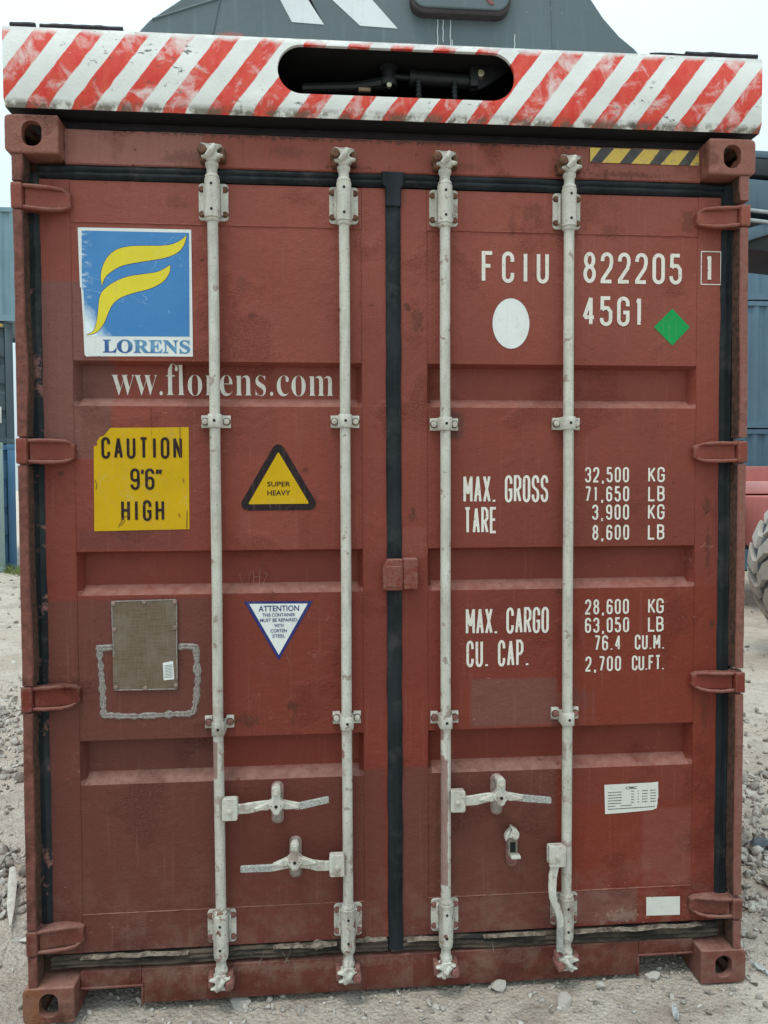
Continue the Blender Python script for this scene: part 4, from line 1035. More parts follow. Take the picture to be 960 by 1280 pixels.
for t, x0, x1, z, u, ux0 in (('32,500', .657, .813, 1.746, 'KG', .882), ('71,650', .657, .814, 1.680, 'LB', .882), ('3,900', .683, .814, 1.617, 'KG', .882), ('8,600', .684, .815, 1.547, 'LB', .882),
                      ('28,600', .660, .816, 1.289, 'KG', .885), ('63,050', .660, .817, 1.225, 'LB', .885), ('76.4', .693, .788, 1.163, 'CU.M.', .838), ('2,700', .662, .789, 1.090, 'CU.FT.', .828)):
    line(t, x0, x1, z, z+.053, .0215, .0066); line(u, ux0, .941 if len(u) < 4 else .945, z, z+.053, .0262 if len(u) < 4 else .0205, .0066)
mb = MB(); poly_decal(mb, circ(.3975, 2.285, .0635, 40, .0845), .0014); mb.build('oval_sticker', M_STW, DRt, smooth=0)
mb = MB(); poly_decal(mb, [(.898, 2.280), (.9635, 2.217), (1.026, 2.281), (.963, 2.344)], .0014); mb.build('green_diamond_sticker', M_GRN, DRt, smooth=0)
# builder's plate with illegible rows
mb = MB(); rg = [(.928-random.uniform(0, .006), .597+(.694-.597)*k/9) for k in range(10)]
poly_decal(mb, [(.735, .586), (.80, .588), (.87, .592), (.905, .594), (.922, .600)]+rg[1:]+[(.90, .692), (.82, .691), (.7315, .690)], .0014, 0)
tl = lambda x, z: (x, z)
font_text(mb, 'CIMC', .808, .850, .671, .681, .0018, 1, bold=.02)
for r in range(7):
    z = .660-r*.0098
    spans = ((.745, .795), (.829, .838), (.852, .857), (.868, .888), (.898, .918)) if r < 5 else (((.745, .772), (.79, .83)) if r == 5 else ((.745, .915),))
    for a, b in spans:
        x_ = a
        while x_ < b:
            w_ = random.uniform(.0025, .007); z_ = z+(x_-.74)*.02
            poly_decal(mb, [(x_, z_), (min(b, x_+w_), z_), (min(b, x_+w_), z_+.003), (x_, z_+.003)], .0018, 1, step=1); x_ += w_+.0016
mb.build('builders_sticker', [M_STP, M_BLK], DRt, smooth=0)
mb = MB(); poly_decal(mb, [(.886, .217), (1.009, .214), (1.0085, .281), (.909, .2835), (.9075, .262), (.905, .263), (.9045, .2835), (.885, .284)], .0036, step=.08, on=lambda x, z: DY+dent(x, z)); mb.build('blank_sticker', M_STP, DRt, smooth=0)
# consolidated data plate on the left door
mb = MB(); mb.prism(rrect(-.934, -.7245, 1.068, 1.364, .004, 2), .0575, .0665, .0012)
dp = mb.build('data_plate', M_PLATE, DLf)
mb = MB()
for a, b in (((-.934, 1.362), (-.726, 1.365)), ((-.934, 1.362), (-.930, 1.18)), ((-.725, 1.363), (-.727, 1.10)), ((-.929, 1.069), (-.728, 1.068))):
    path = [(a[0]+(b[0]-a[0])*t+.001*noise.noise(Vector((t*30, a[0], 0))), .0575, a[1]+(b[1]-a[1])*t) for t in np.linspace(0, 1, 24)]
    mb.tube(path, .0022, 6)
o = mb.build('plate_edging', M_GLUE, DLf)
for x, z in ((-.928, 1.355), (-.829, 1.358), (-.731, 1.357), (-.926, 1.270), (-.731, 1.272), (-.924, 1.078), (-.731, 1.080), (-.83, 1.074)):
    b = MB(); b.lathe([(.002, .0515), (.006, .0525), (.0075, .056), (.0075, .0585)], x, 0, 12, axis='y', z=z); b.build('rivet', M_RIV, DLf)
mb = MB(); poly_decal(mb, [(-.770, 1.098), (-.736, 1.101), (-.739, 1.162), (-.772, 1.156)], .0085, 0, on=lambda x, z: DY, step=1)
for k in range(9): poly_decal(mb, [(-.767, 1.106+k*.005), (-.741, 1.108+k*.005), (-.741, 1.1095+k*.005), (-.767, 1.1075+k*.005)], .0089, 1, on=lambda x, z: DY, step=1)
mb.build('small_label', [M_STW, M_BLK], DLf, smooth=0)
# U of old adhesive round the plate
def glue(path, wd):
    mb = MB(); pts = []
    for (a, b) in zip(path, path[1:]):
        n = int((Vector(b)-Vector(a)).length/.004)
        pts += [(a[0]+(b[0]-a[0])*k/n, a[1]+(b[1]-a[1])*k/n) for k in range(n)]
    pts.append(path[-1]); n = len(pts)
    for i in range(n):
        p, q = Vector(pts[max(0, i-1)]), Vector(pts[min(n-1, i+1)]); d = (q-p).normalized(); nn = Vector((-d.y, d.x)); c = Vector(pts[i])
        h = wd*(.75+.5*noise.noise(Vector((c.x*60, c.y*60, 2)))); sh = .003*noise.noise(Vector((c.x*25, c.y*25, 6)))
        for u, y in ((1, .0), (.5, -.0035), (0, -.0022), (-.5, -.004), (-1, 0)):
            v = c+nn*(h*u+sh); jj = .0022*noise.noise(Vector((v.x*150, v.y*150, 9)))
            mb.v.append((v.x, .0645+y+(jj if abs(u) < 1 else 0), v.y))
    mb.f = [(5*i+k, 5*i+k+1, 5*i+k+6, 5*i+k+5) for i in range(n-1) for k in range(4)]; mb.mi = [0]*len(mb.f)
    mb.build('glue_residue', M_GLUE, DLf, smooth=0, fix=False)
glue([(-.936, 1.208), (-.978, 1.209), (-.974, 1.13), (-.966, .983), (-.90, .978), (-.80, .978), (-.675, .984), (-.664, 1.05), (-.662, 1.14), (-.665, 1.205), (-.722, 1.207)], .0135)

# ================================================================== THE LIFTING BEAM (spreader) ON TOP
SPR = empty('lifting_spreader', (0, 0, 2.912), label='red and white striped lifting beam with a long slot resting across the container top', cat='lifting frame')
SZ = -2.912
UPS = ('ram_cylinder', 'ram_rod', 'ram_clevis', 'ram_bracket', 'ram_pin', 'hose_fitting', 'clip')
def sprb(mb, name, mats, parent=SPR, **k):
    up = .046 if name in UPS else 0
    mb.v = [(a, b, c+SZ+up) for a, b, c in mb.v]; o = mb.build(name, mats, parent, **k); return o
# hazard material uses object coordinates of the spreader: shift z in the node by parent offset
beam = MB()
prof = [(.014, 2.922), (.000, 2.945), (-.001, 3.150), (.004, 3.164), (.016, 3.167), (.42, 3.167), (.42, 2.935), (.10, 2.9235)]
xs = np.linspace(-1.219, 1.238, 2)
N = len(prof)
vs = [(x, p[0], p[1]) for x in xs for p in prof]
beam.add(vs, [(k, (k+1) % N, N+(k+1) % N, N+k) for k in range(N)]+[tuple(range(N)), tuple(N+k for k in range(N))])
for k in (5, 6, 7): beam.mi[k] = 1
bo = beam.build('striped_beam', [M_HAZ, M_BEAMIN], SPR)
c1 = MB().prism(rrect(-.376, .392, 2.9905, 3.1435, .0762, 10), -.05, .06).build('c', [M_HAZ, M_BEAMIN])
c2 = MB(); c2.cur = 1; c2.box(-1.15, 1.15, .012, .40, 2.936, 3.155); c2 = c2.build('c', [M_HAZ, M_BEAMIN])
for c_ in (c1, c2): c_.location.z = 2.912
carve(bo, [c1, c2])
for v in bo.data.vertices: v.co.z += SZ
# the stripe shader was written in place coordinates
mt = M_HAZ.node_tree
for mm in (M_HAZ, M_MAST):
    t_ = mm.node_tree; tcn = [n for n in t_.nodes if n.type == 'TEX_COORD'][0]
    ad = t_.nodes.new('ShaderNodeVectorMath'); ad.operation = 'ADD'; ad.inputs[1].default_value = (0, 0, 2.912)
    for l in [l for l in t_.links if l.from_node == tcn]:
        to = l.to_socket; t_.links.remove(l); t_.links.new(ad.outputs[0], to)
    t_.links.new(tcn.outputs['Object'], ad.inputs[0])
# underside web, dark
mb = MB(); mb.box(-1.15, 1.16, .09, .40, 2.898, 2.9225, .004); sprb(mb, 'underside_plate', M_STRIP)
# ram in the slot
cyl = MB(); cyl.tube([(.07, .115, 3.070), (.262, .115, 3.064)], .024, 20); cyl.tube([(.06, .115, 3.070), (.078, .115, 3.070)], .027, 20)
cyl = sprb(cyl, 'ram_cylinder', M_CYLB)
mb = MB(); mb.tube([(-.01, .115, 3.072), (.075, .115, 3.070)], .011, 14); sprb(mb, 'ram_rod', M_CYLB)
mb = MB(); mb.lathe([(.030, 3.035), (.032, 3.045), (.032, 3.055), (.022, 3.06), (.022, 3.085), (.032, 3.09), (.032, 3.10), (.02, 3.11), (.012, 3.125)], -.012, .115, 18); mb.tube([(-.30, .14, 3.035), (-.12, .13, 3.04), (-.02, .115, 3.05)], [.016, .017, .022], 10)
sprb(mb, 'ram_clevis', M_CYLB)
mb = MB(); mb.prism([(.265, 3.03), (.265, 3.115), (.30, 3.125), (.35, 3.12), (.40, 3.10), (.33, 3.05), (.30, 3.035)], .10, .14, .003); mb.box(.262, .29, .08, .12, 3.035, 3.10, .003)
sprb(mb, 'ram_bracket', M_CYLB)
mb = MB(); mb.lathe([(.004, .080), (.0115, .081), (.0125, .086), (.0125, .10)], .298, 0, 18, axis='y', z=3.078); sprb(mb, 'ram_pin', M_PIN)
mb = MB(); mb.lathe([(.004, .076), (.008, .077), (.008, .09)], -.012, 0, 14, axis='y', z=3.026); sprb(mb, 'ram_pin', M_PIN)
for x in (.088, .21):
    mb = MB(); mb.tube([(x, .09, 2.99), (x, .09, 3.045)], .0085, 10)
    for z in (2.995, 3.01, 3.025, 3.04): mb.lathe([(.0105, z), (.0115, z+.004), (.0105, z+.008)], x, .09, 10)
    sprb(mb, 'hose_fitting', M_CYLB)
mb = MB(); mb.box(-.115, -.075, .06, .075, 2.992, 3.005, .003); sprb(mb, 'clip', flat('clip_rust', (.25, .16, .10), .7))
# rubber strips on top
for a, b, h, n in ((-1.205, -1.13, .024, 6), (-1.115, -.862, .024, 20), (.862, .99, .016, 8), (.985, 1.235, .026, 18)):
    xs = np.linspace(a, b, n)
    mb = MB(); mb.tube([(x, .03+.004*noise.noise(Vector((x*20, 0, 1))), 3.172+h*.45+.003*noise.noise(Vector((x*25, 2, 1)))) for x in xs], [h*.5*(.75+.4*abs(noise.noise(Vector((x*22, 5, 5))))) for x in xs], 8)
    sprb(mb, 'rubber_strip', M_STRIP)
# grey mast: flared plate box rising behind the beam
OUT = [(-1.02, 3.165), (-.98, 3.26), (-.885, 3.335), (-.84, 3.385), (-.735, 3.458), (-.60, 3.60), (-.50, 3.85), (.62, 3.85), (.70, 3.62), (.762, 3.527), (.806, 3.466), (.868, 3.402), (.925, 3.36), (.99, 3.29), (1.03, 3.165)]
mb = MB(); mb.prism(OUT, .30, 1.3, .006); mast = sprb(mb, 'mast', M_MAST)
mb = MB()
on3 = lambda x, z: .30
for q in ([(-.341, 3.397), (-.226, 3.393), (-.285, 3.482), (-.318, 3.56), (-.43, 3.56), (-.382, 3.473)], [(-.097, 3.395), (.039, 3.391), (-.053, 3.489), (-.14, 3.56), (-.285, 3.56), (-.197, 3.482)]):
    poly_decal(mb, q[::-1], .0015, 0, on3, 1.)
o = mb.build('mast_letter', M_MASTW, mast, smooth=0)
for v in o.data.vertices: v.co.z += SZ
for xd, z0_, z1_ in ((.185, 3.31, 3.43), (.205, 3.35, 3.43), (.232, 3.29, 3.43), (.238, 3.27, 3.36), (.47, 3.33, 3.39)):
    mb = MB(); ribbon(mb, [Vector((xd+.001*sin(k*1.7), z1_+(z0_-z1_)*k/8)) for k in range(9)], .0028, .2985, .0); o = mb.build('paint_drip', M_MASTW, mast, smooth=0)
    for v in o.data.vertices: v.co.z += SZ
for path in ([(-.83, 3.385), (-.45, 3.52), (-.30, 3.62)], [(-.70, 3.20), (-.62, 3.35), (-.56, 3.62)], [(.62, 3.20), (.60, 3.7)]):
    mb = MB(); mb.tube([(a, .2995, b) for a, b in path], .004, 6); sprb(mb, 'weld_seam', M_MAST, mast)
mb = MB(); mb.prism(rrect(.082, .447, 3.432, 3.74, .05, 6), .262, .30, .004); sprb(mb, 'hatch_rim', flat('hatch_rim_dark', (.045, .034, .034), .6, 0, .3, 20), mast)
mb = MB(); mb.prism(rrect(.090, .439, 3.447, 3.735, .045, 6), .255, .264, .003); sprb(mb, 'hatch_cover', M_MAST, mast)
mb = MB(); mb.prism(smoothpoly([(.345, 3.505), (.36, 3.50), (.385, 3.465), (.375, 3.46), (.355, 3.475)], 1), .2515, .258, .001); sprb(mb, 'hatch_rust', M_RUSTP, mast)

# ================================================================== GROUND
def axis(c, near, step, far):
    a = list(np.arange(-near, near+1e-6, step)); s_ = step; x = near
    o = []
    while x < far: s_ *= 1.25; x += s_; o.append(x)
    return np.array([-q for q in o[::-1]]+a+o)+c
gx = axis(0, 3.2, .05, 900); gy = axis(2.0, 3.6, .05, 900)
def mound(x, y):
    h = 0
    for cx, cy, rx, ry, hh in ((2.15, 1.15, .55, .75, .085), (-2.55, 2.6, .55, 1.1, .07), (-1.95, .75, .4, .5, .05), (1.75, .45, .25, .3, .03)):
        h += hh*math.exp(-((x-cx)/rx)**2-((y-cy)/ry)**2)
    return h
def gz(x, y):
    d = sqrt(x*x+(y-2)**2)
    a = min(1, max(0, (60-d)/50))
    z = (.030*noise.noise(Vector((x*.45, y*.45, 0)))+.014*noise.noise(Vector((x*2.1, y*2.1, 3)))+.006*noise.noise(Vector((x*7, y*7, 5))))*a
    k = 1
    if abs(x) < 1.45 and -.5 < y < 12.6: k = .35; z -= .022
    return z*k + mound(x, y) - .004
g = MB().grid(list(gx), list(gy), lambda x, y: (x, y, gz(x, y))).build('ground', M_GROUND, smooth=180, fix=False); tag(g, kind='structure')

# loose crushed stone
def ico():
    bm = bmesh.new(); bmesh.ops.create_icosphere(bm, subdivisions=1, radius=1)
    bmesh.ops.subdivide_edges(bm, edges=bm.edges[:], cuts=0)
    v = np.array([q.co[:] for q in bm.verts]); f = np.array([[q.index for q in p.verts] for p in bm.faces]); bm.free(); return v, f
bm = bmesh.new(); bmesh.ops.create_icosphere(bm, subdivisions=1, radius=1); V0 = np.array([q.co[:] for q in bm.verts]); F0 = np.array([[q.index for q in p.verts] for p in bm.faces]); bm.free()
bm = bmesh.new(); bmesh.ops.create_icosphere(bm, subdivisions=2, radius=1); V1 = np.array([q.co[:] for q in bm.verts]); F1 = np.array([[q.index for q in p.verts] for p in bm.faces]); bm.free()
def facet(V, seed, cuts=7):
    """chop a sphere with random planes: angular crushed rock"""
    r = np.random.default_rng(seed); v = V.copy()
    for _ in range(cuts):
        n = r.normal(size=3); n /= np.linalg.norm(n); d = r.uniform(.22, .60); k = v@n
        v = np.where((k > d)[:, None], v-np.outer((k-d), n), v)
    return v*(1+.04*r.normal(size=(len(v), 1)))
protoA = [facet(V0, s_, 5) for s_ in range(6)]; protoB = [facet(V1, 40+s_, 9) for s_ in range(6)]
def stones(spec, name):
    VV = []; FF = []; TT = []; off = 0
    for (x, y, r, big) in spec:
        v = (protoB if big else protoA)[rng.integers(6)]; f = F1 if big else F0
        sc = r*rng.uniform(.45, 1.35, 3); sc[2] *= .75
        a, b, c = rng.uniform(0, 2*pi, 3); ca, sa, cb, sb = cos(a), sin(a), cos(b*.15), sin(b*.15)
        Rz = np.array([[ca, -sa, 0], [sa, ca, 0], [0, 0, 1]]); Rx = np.array([[1, 0, 0], [0, cb, -sb], [0, sb, cb]])
        q = (v*sc)@Rx.T@Rz.T + np.array([x, y, gz(x, y)+r*.22])
        VV.append(q); FF.append(f+off); off += len(v); TT.append(np.full(len(v), np.clip(rng.normal(.55, .28), 0, 1)))
    VV = np.concatenate(VV); FF = np.concatenate(FF); TT = np.concatenate(TT)
    me = bpy.data.meshes.new(name); me.vertices.add(len(VV)); me.vertices.foreach_set('co', VV.ravel())
    me.loops.add(len(FF)*3); me.loops.foreach_set('vertex_index', FF.ravel().astype(np.int32))
    me.polygons.add(len(FF)); me.polygons.foreach_set('loop_start', np.arange(0, len(FF)*3, 3, dtype=np.int32))
    at = me.attributes.new('tone', 'FLOAT', 'POINT'); at.data.foreach_set('value', TT.astype(np.float32))
    me.update(calc_edges=True); me.validate(); me.materials.append(M_STONE)
    o = bpy.data.objects.new(name, me); COL.objects.link(o); return o
spec = []
def scatter(n, x0, x1, y0, y1, r0, r1, pw=2.2, cond=None):
    k = 0
    while k < n:
        x, y = rng.uniform(x0, x1), rng.uniform(y0, y1); k += 1
        if cond and not cond(x, y): continue
        dn = .5+.5*noise.noise(Vector((x*.9, y*.9, 11)))+mound(x, y)*7
        if rng.random() > dn: continue
        r = r0+(r1-r0)*rng.random()**(pw*2.2); spec.append((x, y, r, r > .017))
scatter(4600, -3.6, -1.20, -.2, 4.5, .004, .04, 1.8); scatter(2200, -6.5, -2.0, 3.5, 13, .010, .06)
scatter(4600, 1.20, 3.2, -.4, 3.0, .004, .04, 1.8); scatter(1600, 2.2, 6.5, 2.5, 9, .010, .06)
scatter(9000, -1.3, 1.5, -.45, .6, .002, .020, 1.5); scatter(500, -1.2, 1.2, .5, 3, .006, .03)
for cx, cy, rr in ((2.1, 1.15, .6), (-2.55, 2.6, .8), (1.72, .5, .28), (-1.8, .75, .35)):
    for _ in range(850 if rr > .5 else 330):
        a = rng.uniform(0, 2*pi); q = rr*sqrt(rng.random()); r = .010+.040*rng.random()**2.2; spec.append((cx+q*cos(a), cy+q*sin(a)*1.2, r, r > .017))
tag(stones(spec, 'gravel'), kind='stuff')

def rock(x, y, r, seed, mat, lab, sq=(1, 1, .7), name='rock', cat='stone', dz=.2):
    bm = bmesh.new(); bmesh.ops.create_icosphere(bm, subdivisions=3, radius=1)
    v = facet(np.array([q.co[:] for q in bm.verts]), seed, 10)
    for q, p in zip(bm.verts, v):
        n_ = 1+.06*noise.noise(Vector(p)*2.5)+.03*noise.noise(Vector(p)*7); q.co = Vector(p)*n_*r; q.co.x *= sq[0]; q.co.y *= sq[1]; q.co.z *= sq[2]
    me = bpy.data.meshes.new(name); bm.to_mesh(me); bm.free(); me.materials.append(mat)
    me.polygons.foreach_set('use_smooth', [True]*len(me.polygons)); me.set_sharp_from_angle(angle=radians(22))
    if mat == M_STONE:
        at = me.attributes.new('tone', 'FLOAT', 'POINT'); at.data.foreach_set('value', [.6]*len(me.vertices))
    o = bpy.data.objects.new(name, me); COL.objects.link(o); o.location = (x, y, gz(x, y)+r*dz); o.rotation_euler = (0, 0, seed*1.3); return tag(o, lab, cat)
rock(.55, -.055, .052, 3, M_STONE, 'largest pale rock at the bottom edge below the right door', (1.1, .8, .6), dz=.1)
rock(.70, .02, .030, 5, M_STONE, 'small angular pale rock right of the largest bottom rock')
rock(.36, .045, .036, 8, M_STONE, 'pale rock in the gap below the third locking bar')
rock(.90, .05, .035, 12, M_STONE, 'pale stone lying in the pocket opening beside the right corner casting', (1.3, .8, .6))
rock(-.52, .06, .040, 14, M_STONE, 'dusty grey rock in the shade below the leftmost locking bar', (1.3, .9, .7), dz=.1)
rock(-.33, .0, .024, 17, M_STONE, 'whitish wedge of stone on the ground under the left door')
rock(1.74, .80, .050, 19, M_SLATE, 'dark blue-grey angular stone on the gravel heap right of the container', (1.2, 1, .8), dz=.9)
rock(1.62, .50, .060, 23, M_STONE, 'big cream rock at the foot of the right-hand gravel heap', (1.3, .8, .6), dz=.5)
rock(-1.58, .78, .045, 29, M_STONE, 'grey stone beside the weathered splinter left of the container', dz=.6)
rock(-1.72, .95, .055, 31, M_STONE, 'largest grey rock of the small pile left of the container', dz=.6)
# splinter of wood
a = Vector((-1.60, .86, gz(-1.6, .86)+.07)); b = Vector((-1.47, .52, gz(-1.47, .52)+.03))
mb = MB(); d = (b-a); mb.tube([a-a, d*.3+Vector((.004, 0, .004)), d*.7, d], [.012, .018, .015, .004], 7, flatk=.45)
o = mb.build('wood_splinter', M_WOOD); o.location = a; tag(o, 'whitish weathered wood splinter leaning on the stones left of the container', 'splinter')
def crumple(x, y, sx_, sy_, rz, lab, seed):
    mb = MB().grid(np.linspace(-1, 1, 12), np.linspace(-1, 1, 7), lambda u, v: (u*sx_*.7, v*sy_*.7*(1-.4*abs(u)), .022*abs(noise.noise(Vector((u*2.5, v*3, seed))))+.006*noise.noise(Vector((u*8, v*8, seed)))+.006))
    o = mb.build('plastic_scrap', M_FILM, smooth=20, fix=False); o.location = (x, y, gz(x, y)+.006); o.rotation_euler = (0, 0, rz); return tag(o, lab, 'litter')
crumple(1.31, .06, .055, .018, 1.9, 'crumpled white plastic scrap at the lower right beyond the corner casting', 1)
crumple(.90, -.13, .05, .016, 1.2, 'white plastic strip on the ground at the bottom edge right of centre', 5)
crumple(1.66, .36, .035, .02, .5, 'small white plastic flake on the soil right of the lowest right hinge', 9)

# weeds at the foot of the far left stack
mb = MB()
for _ in range(1500):
    x, y = rng.uniform(-10, -6.2), rng.uniform(12.6, 13.9); 
    if noise.noise(Vector((x*2, y*2, 3))) < -.05: continue
    h = rng.uniform(.05, .22); a = rng.uniform(0, 2*pi); l = rng.uniform(-.6, .6); wd = rng.uniform(.006, .016); z = gz(x, y)
    dx, dy = cos(a)*wd, sin(a)*wd
    mb.add([(x-dx, y-dy, z), (x+dx, y+dy, z), (x+dx*.7+l*h*.4, y+dy*.7, z+h*.6), (x+l*h, y+l*h*.3, z+h), (x-dx*.7+l*h*.4, y-dy*.7, z+h*.6)], [(0, 1, 2, 3, 4)])
tag(mb.build('weeds', M_GRASS, smooth=0, fix=False), kind='stuff')

# ================================================================== BACKGROUND STACKS
def cpaint(name, col, rustk=.3):
    m = NT(name, .6); c = m.mix(m.ramp(m.noise(1.2, 5), .3, .7), col, tuple(k*1.25 for k in col))
    c = m.mix(m.ramp(m.noise(3, 5, .6, sc=(4, 4, .4)), .5, .8, 0, .4), c, tuple(k*.6 for k in col))
    c = m.mix(m.ramp(m.noise(2.5, 6, .7), .62, .68, 0, rustk*2), c, (.22, .10, .06)); m.base(c); return m.m
C_PALE = cpaint('paint_pale_blue', (.15, .25, .295), .05); C_DARK = cpaint('paint_slate', (.062, .090, .105), .08); C_BLUE = cpaint('paint_blue', (.070, .165, .29), .4)
C_BLUE2 = cpaint('paint_mid_blue', (.075, .135, .185), .05); C_TEAL = cpaint('paint_green_grey', (.22, .30, .28), .8)
def far_box(loc, rz, L, H, mat, lab, doors_=True, group='containers stacked behind'):
    o = empty('stacked_container', loc, rz, label=lab, cat='container', group=group)
    W = 1.219
    for sx in (-1, 1):
        cc = corrug(int(L/.28), L-.3)
        MB().grid(range(len(cc)), (.15, H-.08), lambda u, z: (sx*(W-.02-cc[u][1]), .15+cc[u][0], z)).build('side_wall', mat, o, smooth=0, fix=False)
        for y in (0, L-.15):
            MB().box(sx*(W-.15), sx*W, y, y+.15, .118, H-.118, .004).build('corner_post', mat, o)
            for z in (0, H-.118): MB().box(sx*(W-.162), sx*(W+.003), y-.003, y+.165, z, z+.118, .006).build('corner_casting', mat, o)
        MB().box(sx*(W-.06), sx*(W-.004), .15, L-.15, H-.10, H-.01).build('top_side_rail', mat, o)
        MB().box(sx*(W-.06), sx*(W-.004), .15, L-.15, .02, .15).build('bottom_side_rail', mat, o)
    MB().box(-W+.06, W-.06, .05, L-.05, H-.06, H-.03).build('roof', mat, o); MB().box(-W+.15, W-.15, L-.06, L-.02, .02, H-.02).build('end_wall', mat, o)
    MB().box(-W+.06, W-.06, .05, L-.05, .10, .16).build('floor', mat, o)
    MB().box(-W+.15, W-.15, .02, .10, H-.12, H-.01).build('header_rail', mat, o); MB().box(-W+.15, W-.15, .02, .10, .02, .14).build('door_sill', mat, o)
    for sx in (-1, 1):
        x0, x1 = sorted((sx*.01, sx*(W-.16)))
        zz = []; 
        for k in range(4): b = .16+k*(H-.3)/4; q = (H-.3)/4; zz += [(b, 0), (b+q*.62, 0), (b+q*.70, .035), (b+q*.92, .035)]
        zz.append((H-.13, 0))
        d = MB().grid((x0, x1), range(len(zz)), lambda x, k: (x, .06+zz[k][1], zz[k][0])).build('door', mat, o, smooth=0, fix=False)
        for xx in (sx*.22, sx*.78):
            MB().tube([(xx, .02, .08), (xx, .02, H-.06)], .022, 8).build('locking_bar', M_BAR, o)
        MB().box(sx*.25, sx*.70, -.012, .008, 1.02, 1.06, .004).build('handle', M_BAR, o)
    return o
# left stack, turned so that its door end shows obliquely
LB = (-7.97, 13.52); LR = .50
far_box((*LB, 0), LR, 6.06, 2.70, C_BLUE, 'scuffed blue container at the bottom of the far left stack')
dk = far_box((*LB, 2.70), LR, 6.06, 2.60, C_DARK, 'slate grey container with white locking bars, middle of the far left stack')
far_box((-11.4, 15.2, 5.30), radians(-90), 6.06, 2.42, C_PALE, 'pale steel-blue container lying sideways on top of the far left stack')
mb = MB()
for k in range(4): mb.box(.55+k*.14, .62+k*.14, .012, .02, 2.50, 2.56, .0, Matrix.Identity(4))
mb.build('hazard_tape', M_TAPEY, dk)
MB().box(.83, .96, .03, .045, 1.72, 1.98, .004).build('placard', M_STP, dk); MB().box(.80, .98, .03, .045, .45, .80, .004).build('placard', M_STP, dk)
# separate rusty corner nearer the camera on the far left
far_box((-7.96, 12.9, 0), .50, 6.06, 2.70, C_TEAL, 'rusty green-grey container standing at the left edge of the picture in front of the stack')
far_box((-11.1, 14.0, 0), .1, 6.06, 2.59, C_BLUE2, 'mid-blue container beyond the left edge beside the far stack')
# right: long sides of two stacked blue containers behind the machine
C_LB = cpaint('paint_light_blue', (.095, .165, .22), .04)
for z, h, mt_, lab in ((0., 2.9, C_BLUE2, 'blue container at ground level behind the red machine on the right'), (2.9, 2.59, C_LB, 'middle blue container of the stack behind the red machine on the right'),
                  (5.49, 2.59, C_LB, 'topmost blue container of the stack on the right, partly hidden by the dark boom')):
    far_box((6.4, 13.2, z), radians(-90), 12.19, h, mt_, lab, group='containers stacked on the right')
# ================================================================== CONTAINER HANDLER ON THE RIGHT
M_RED = cpaint('machine_red', (.40, .13, .115), .1); M_PINK = flat('machine_faded_red', (.62, .33, .31), .6, 0, .12, 4)
m = NT('tyre_dusty', .9); x, y, z = m.sep()
g_ = m.n('ShaderNodeNewGeometry'); 
c = m.mix(m.ramp(m.noise(3, 5), .35, .65), (.36, .325, .285), (.47, .44, .40)); c = m.mix(m.ramp(m.noise(1.5, 4), .5, .65, 0, .6), c, (.30, .22, .16)); m.base(c); m.bump(m.noise(25, 4), .006); M_TYRE = m.m
M_TYRED = flat('tyre_groove', (.10, .115, .125), .9, 0, .3, 12); M_RIM = flat('rim_yellow', (.55, .42, .10), .6)
M_MDARK = flat('machine_dark', (.018, .023, .028), .6, 0, .3, 2); M_MGREY = cpaint('machine_blue_grey', (.070, .115, .150), .05); M_LITE = flat('rail_white', (.36, .40, .41), .5)
MC = empty('container_handler', (6.2, 7.2, 0), 0, label='red container-handling machine with a dusty pale tyre at the right edge', cat='machine')
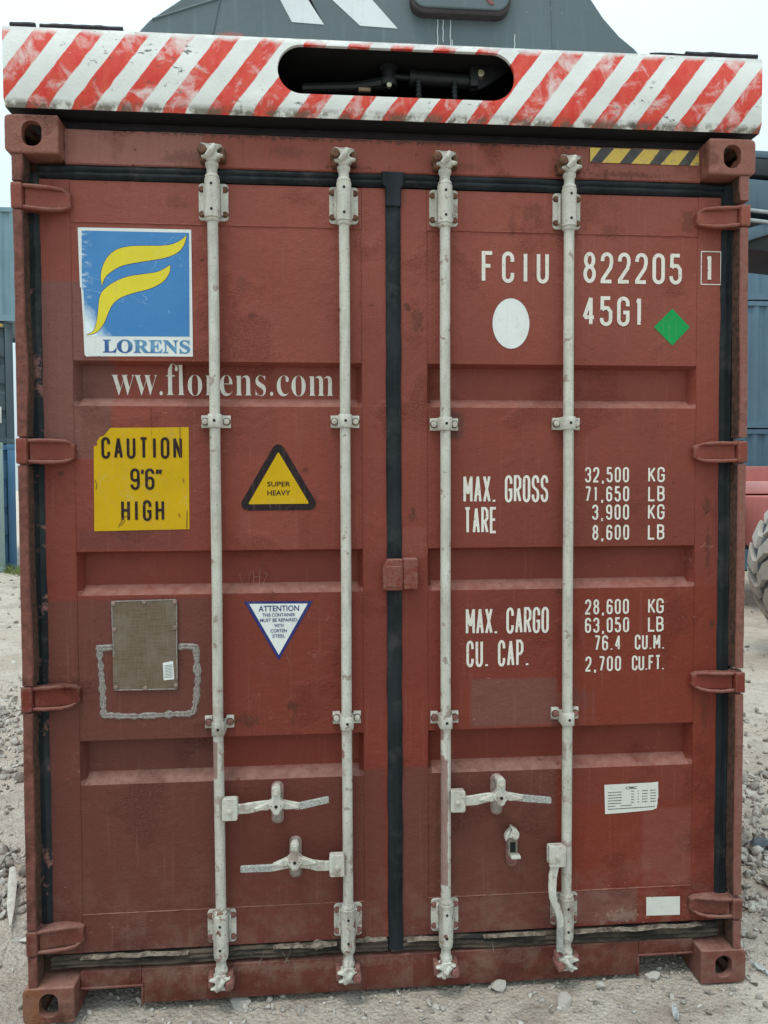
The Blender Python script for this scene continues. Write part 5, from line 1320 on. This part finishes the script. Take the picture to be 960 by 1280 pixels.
def wheel(lx, ly):
    R_, W_ = .92, .56; mb = MB()
    prof = [(.46, -W_*.42), (.62, -W_*.5), (.80, -W_*.5), (.865, -W_*.44), (.875, -W_*.3), (.88, 0), (.875, W_*.3), (.865, W_*.44), (.80, W_*.5), (.62, W_*.5), (.46, W_*.42)]
    n = 72
    vs = [(r*cos(2*pi*k/n), h, r*sin(2*pi*k/n)) for r, h in prof for k in range(n)]
    mb.add(vs, [(i*n+k, i*n+(k+1) % n, (i+1)*n+(k+1) % n, (i+1)*n+k) for i in range(len(prof)-1) for k in range(n)])
    ty = mb.build('tyre', M_TYRED, MC, smooth=50)
    # big chevron lugs: pale dusty blocks separated by dark grooves
    for side in (-1, 1):
        NL = 22
        for q in range(NL):
            a0 = 2*pi*(q+(.5 if side > 0 else 0))/NL; lug = MB(); P = []
            for t, wdt, sk in ((0., .40, .16), (.35, .44, .10), (.7, .50, .03), (1., .62, 0)):
                for rr, ins in ((.845, 0), (.925 if t < 1 else .90, .03)):
                    for e in (-1, 1):
                        a = a0+side*0+sk+(e*(wdt-ins)/2)*(2*pi/NL)*1.28
                        hh = side*(.035+t*(W_*.5-.035)+.012); P.append((rr*cos(a), hh, rr*sin(a)))
            # shoulder drop down the side wall
            for rr, ins in ((.74, 0), (.76, .03)):
                for e in (-1, 1):
                    a = a0+(e*(.66-ins)/2)*(2*pi/NL)*1.28; P.append((rr*cos(a), side*(W_*.5+(.002 if ins == 0 else .022)), rr*sin(a)))
            lug.v = P; F = []
            for s_ in range(4):
                b = s_*4; c_ = b+4; F += [(b+2, b+3, c_+3, c_+2), (b, b+2, c_+2, c_), (b+1, c_+1, c_+3, b+3)]
            F += [(0, 1, 3, 2), (16, 18, 19, 17)]; lug.f = F; lug.mi = [0]*len(F)
            o = lug.build('tread_lug', M_TYRE, ty, smooth=0)
    rm = MB(); pr = [(.10, -.10), (.30, -.06), (.40, -.16), (.46, -.24), (.47, -.24), (.47, .24), (.46, .24), (.10, .2)]
    vs = [(r*cos(2*pi*k/36), h, r*sin(2*pi*k/36)) for r, h in pr for k in range(36)]
    rm.add(vs, [(i*36+k, i*36+(k+1) % 36, (i+1)*36+(k+1) % 36, (i+1)*36+k) for i in range(len(pr)-1) for k in range(36)]+[tuple(range(36))]); r = rm.build('rim', M_RIM, ty)
    ty.location = (lx, ly, R_-.0); return ty
t1 = wheel(-1.17-.03, -2.7); t1.rotation_euler = (0, 0, radians(-13))
for lx, ly in ((1.6, -1.3),):
    c = copy_obj(t1, MC); c.location = (lx, ly, .92)
    for ch in t1.children: cc_ = copy_obj(ch, c)
mb = MB(); mb.box(-1.15, 4.5, .6, 2.6, 1.62, 2.02, .03); mb.box(-.6, 3.2, -1.2, 2.4, .9, 1.60, .04); mb.build('chassis', M_RED, MC)
mb = MB(); mb.box(-1.25, 4.5, .42, .62, 1.62, 1.80, .02); mb.build('walkway', M_PINK, MC)
mb = MB(); mb.box(-.85, 3.0, .2, .9, .85, 1.5, .03); mb.build('battery_box', M_MDARK, MC)
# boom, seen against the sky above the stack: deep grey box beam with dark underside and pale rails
def beam3(a, b, wx, h, name, mat, par=MC):
    a, b = Vector(a), Vector(b); d = b-a; q = d.to_track_quat('X', 'Z').to_matrix().to_4x4(); q.translation = a
    return MB().box(0, d.length, -wx/2, wx/2, -h/2, h/2, .02, q).build(name, mat, par)
zb = 0
beam3((-1.3, .3, 5.62), (5, .3, 5.25), .9, .42, 'boom', M_MGREY)
beam3((-1.3, .2, 5.98), (5, .2, 5.75), .7, .22, 'boom_upper', M_MDARK)
beam3((-1.3, .22, 6.15), (5, .22, 6.0), .7, .10, 'boom_top_plate', M_MGREY)
beam3((-1.3, -.22, 5.40), (5, -.22, 4.85), .06, .045, 'boom_rail', M_LITE)
beam3((-1.3, -.22, 5.27), (5, -.22, 4.72), .06, .045, 'boom_rail', M_LITE)
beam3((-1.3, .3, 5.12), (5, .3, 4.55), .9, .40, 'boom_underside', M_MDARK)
beam3((-1.0, -.2, 5.0), (-.3, -.2, 5.22), .05, .16, 'boom_brace', M_MGREY)
beam3((2.6, 1.6, 1.9), (3.4, .6, 5.2), .5, .6, 'boom_mast', M_MDARK)
print('SCENE DONE', len(bpy.data.objects))
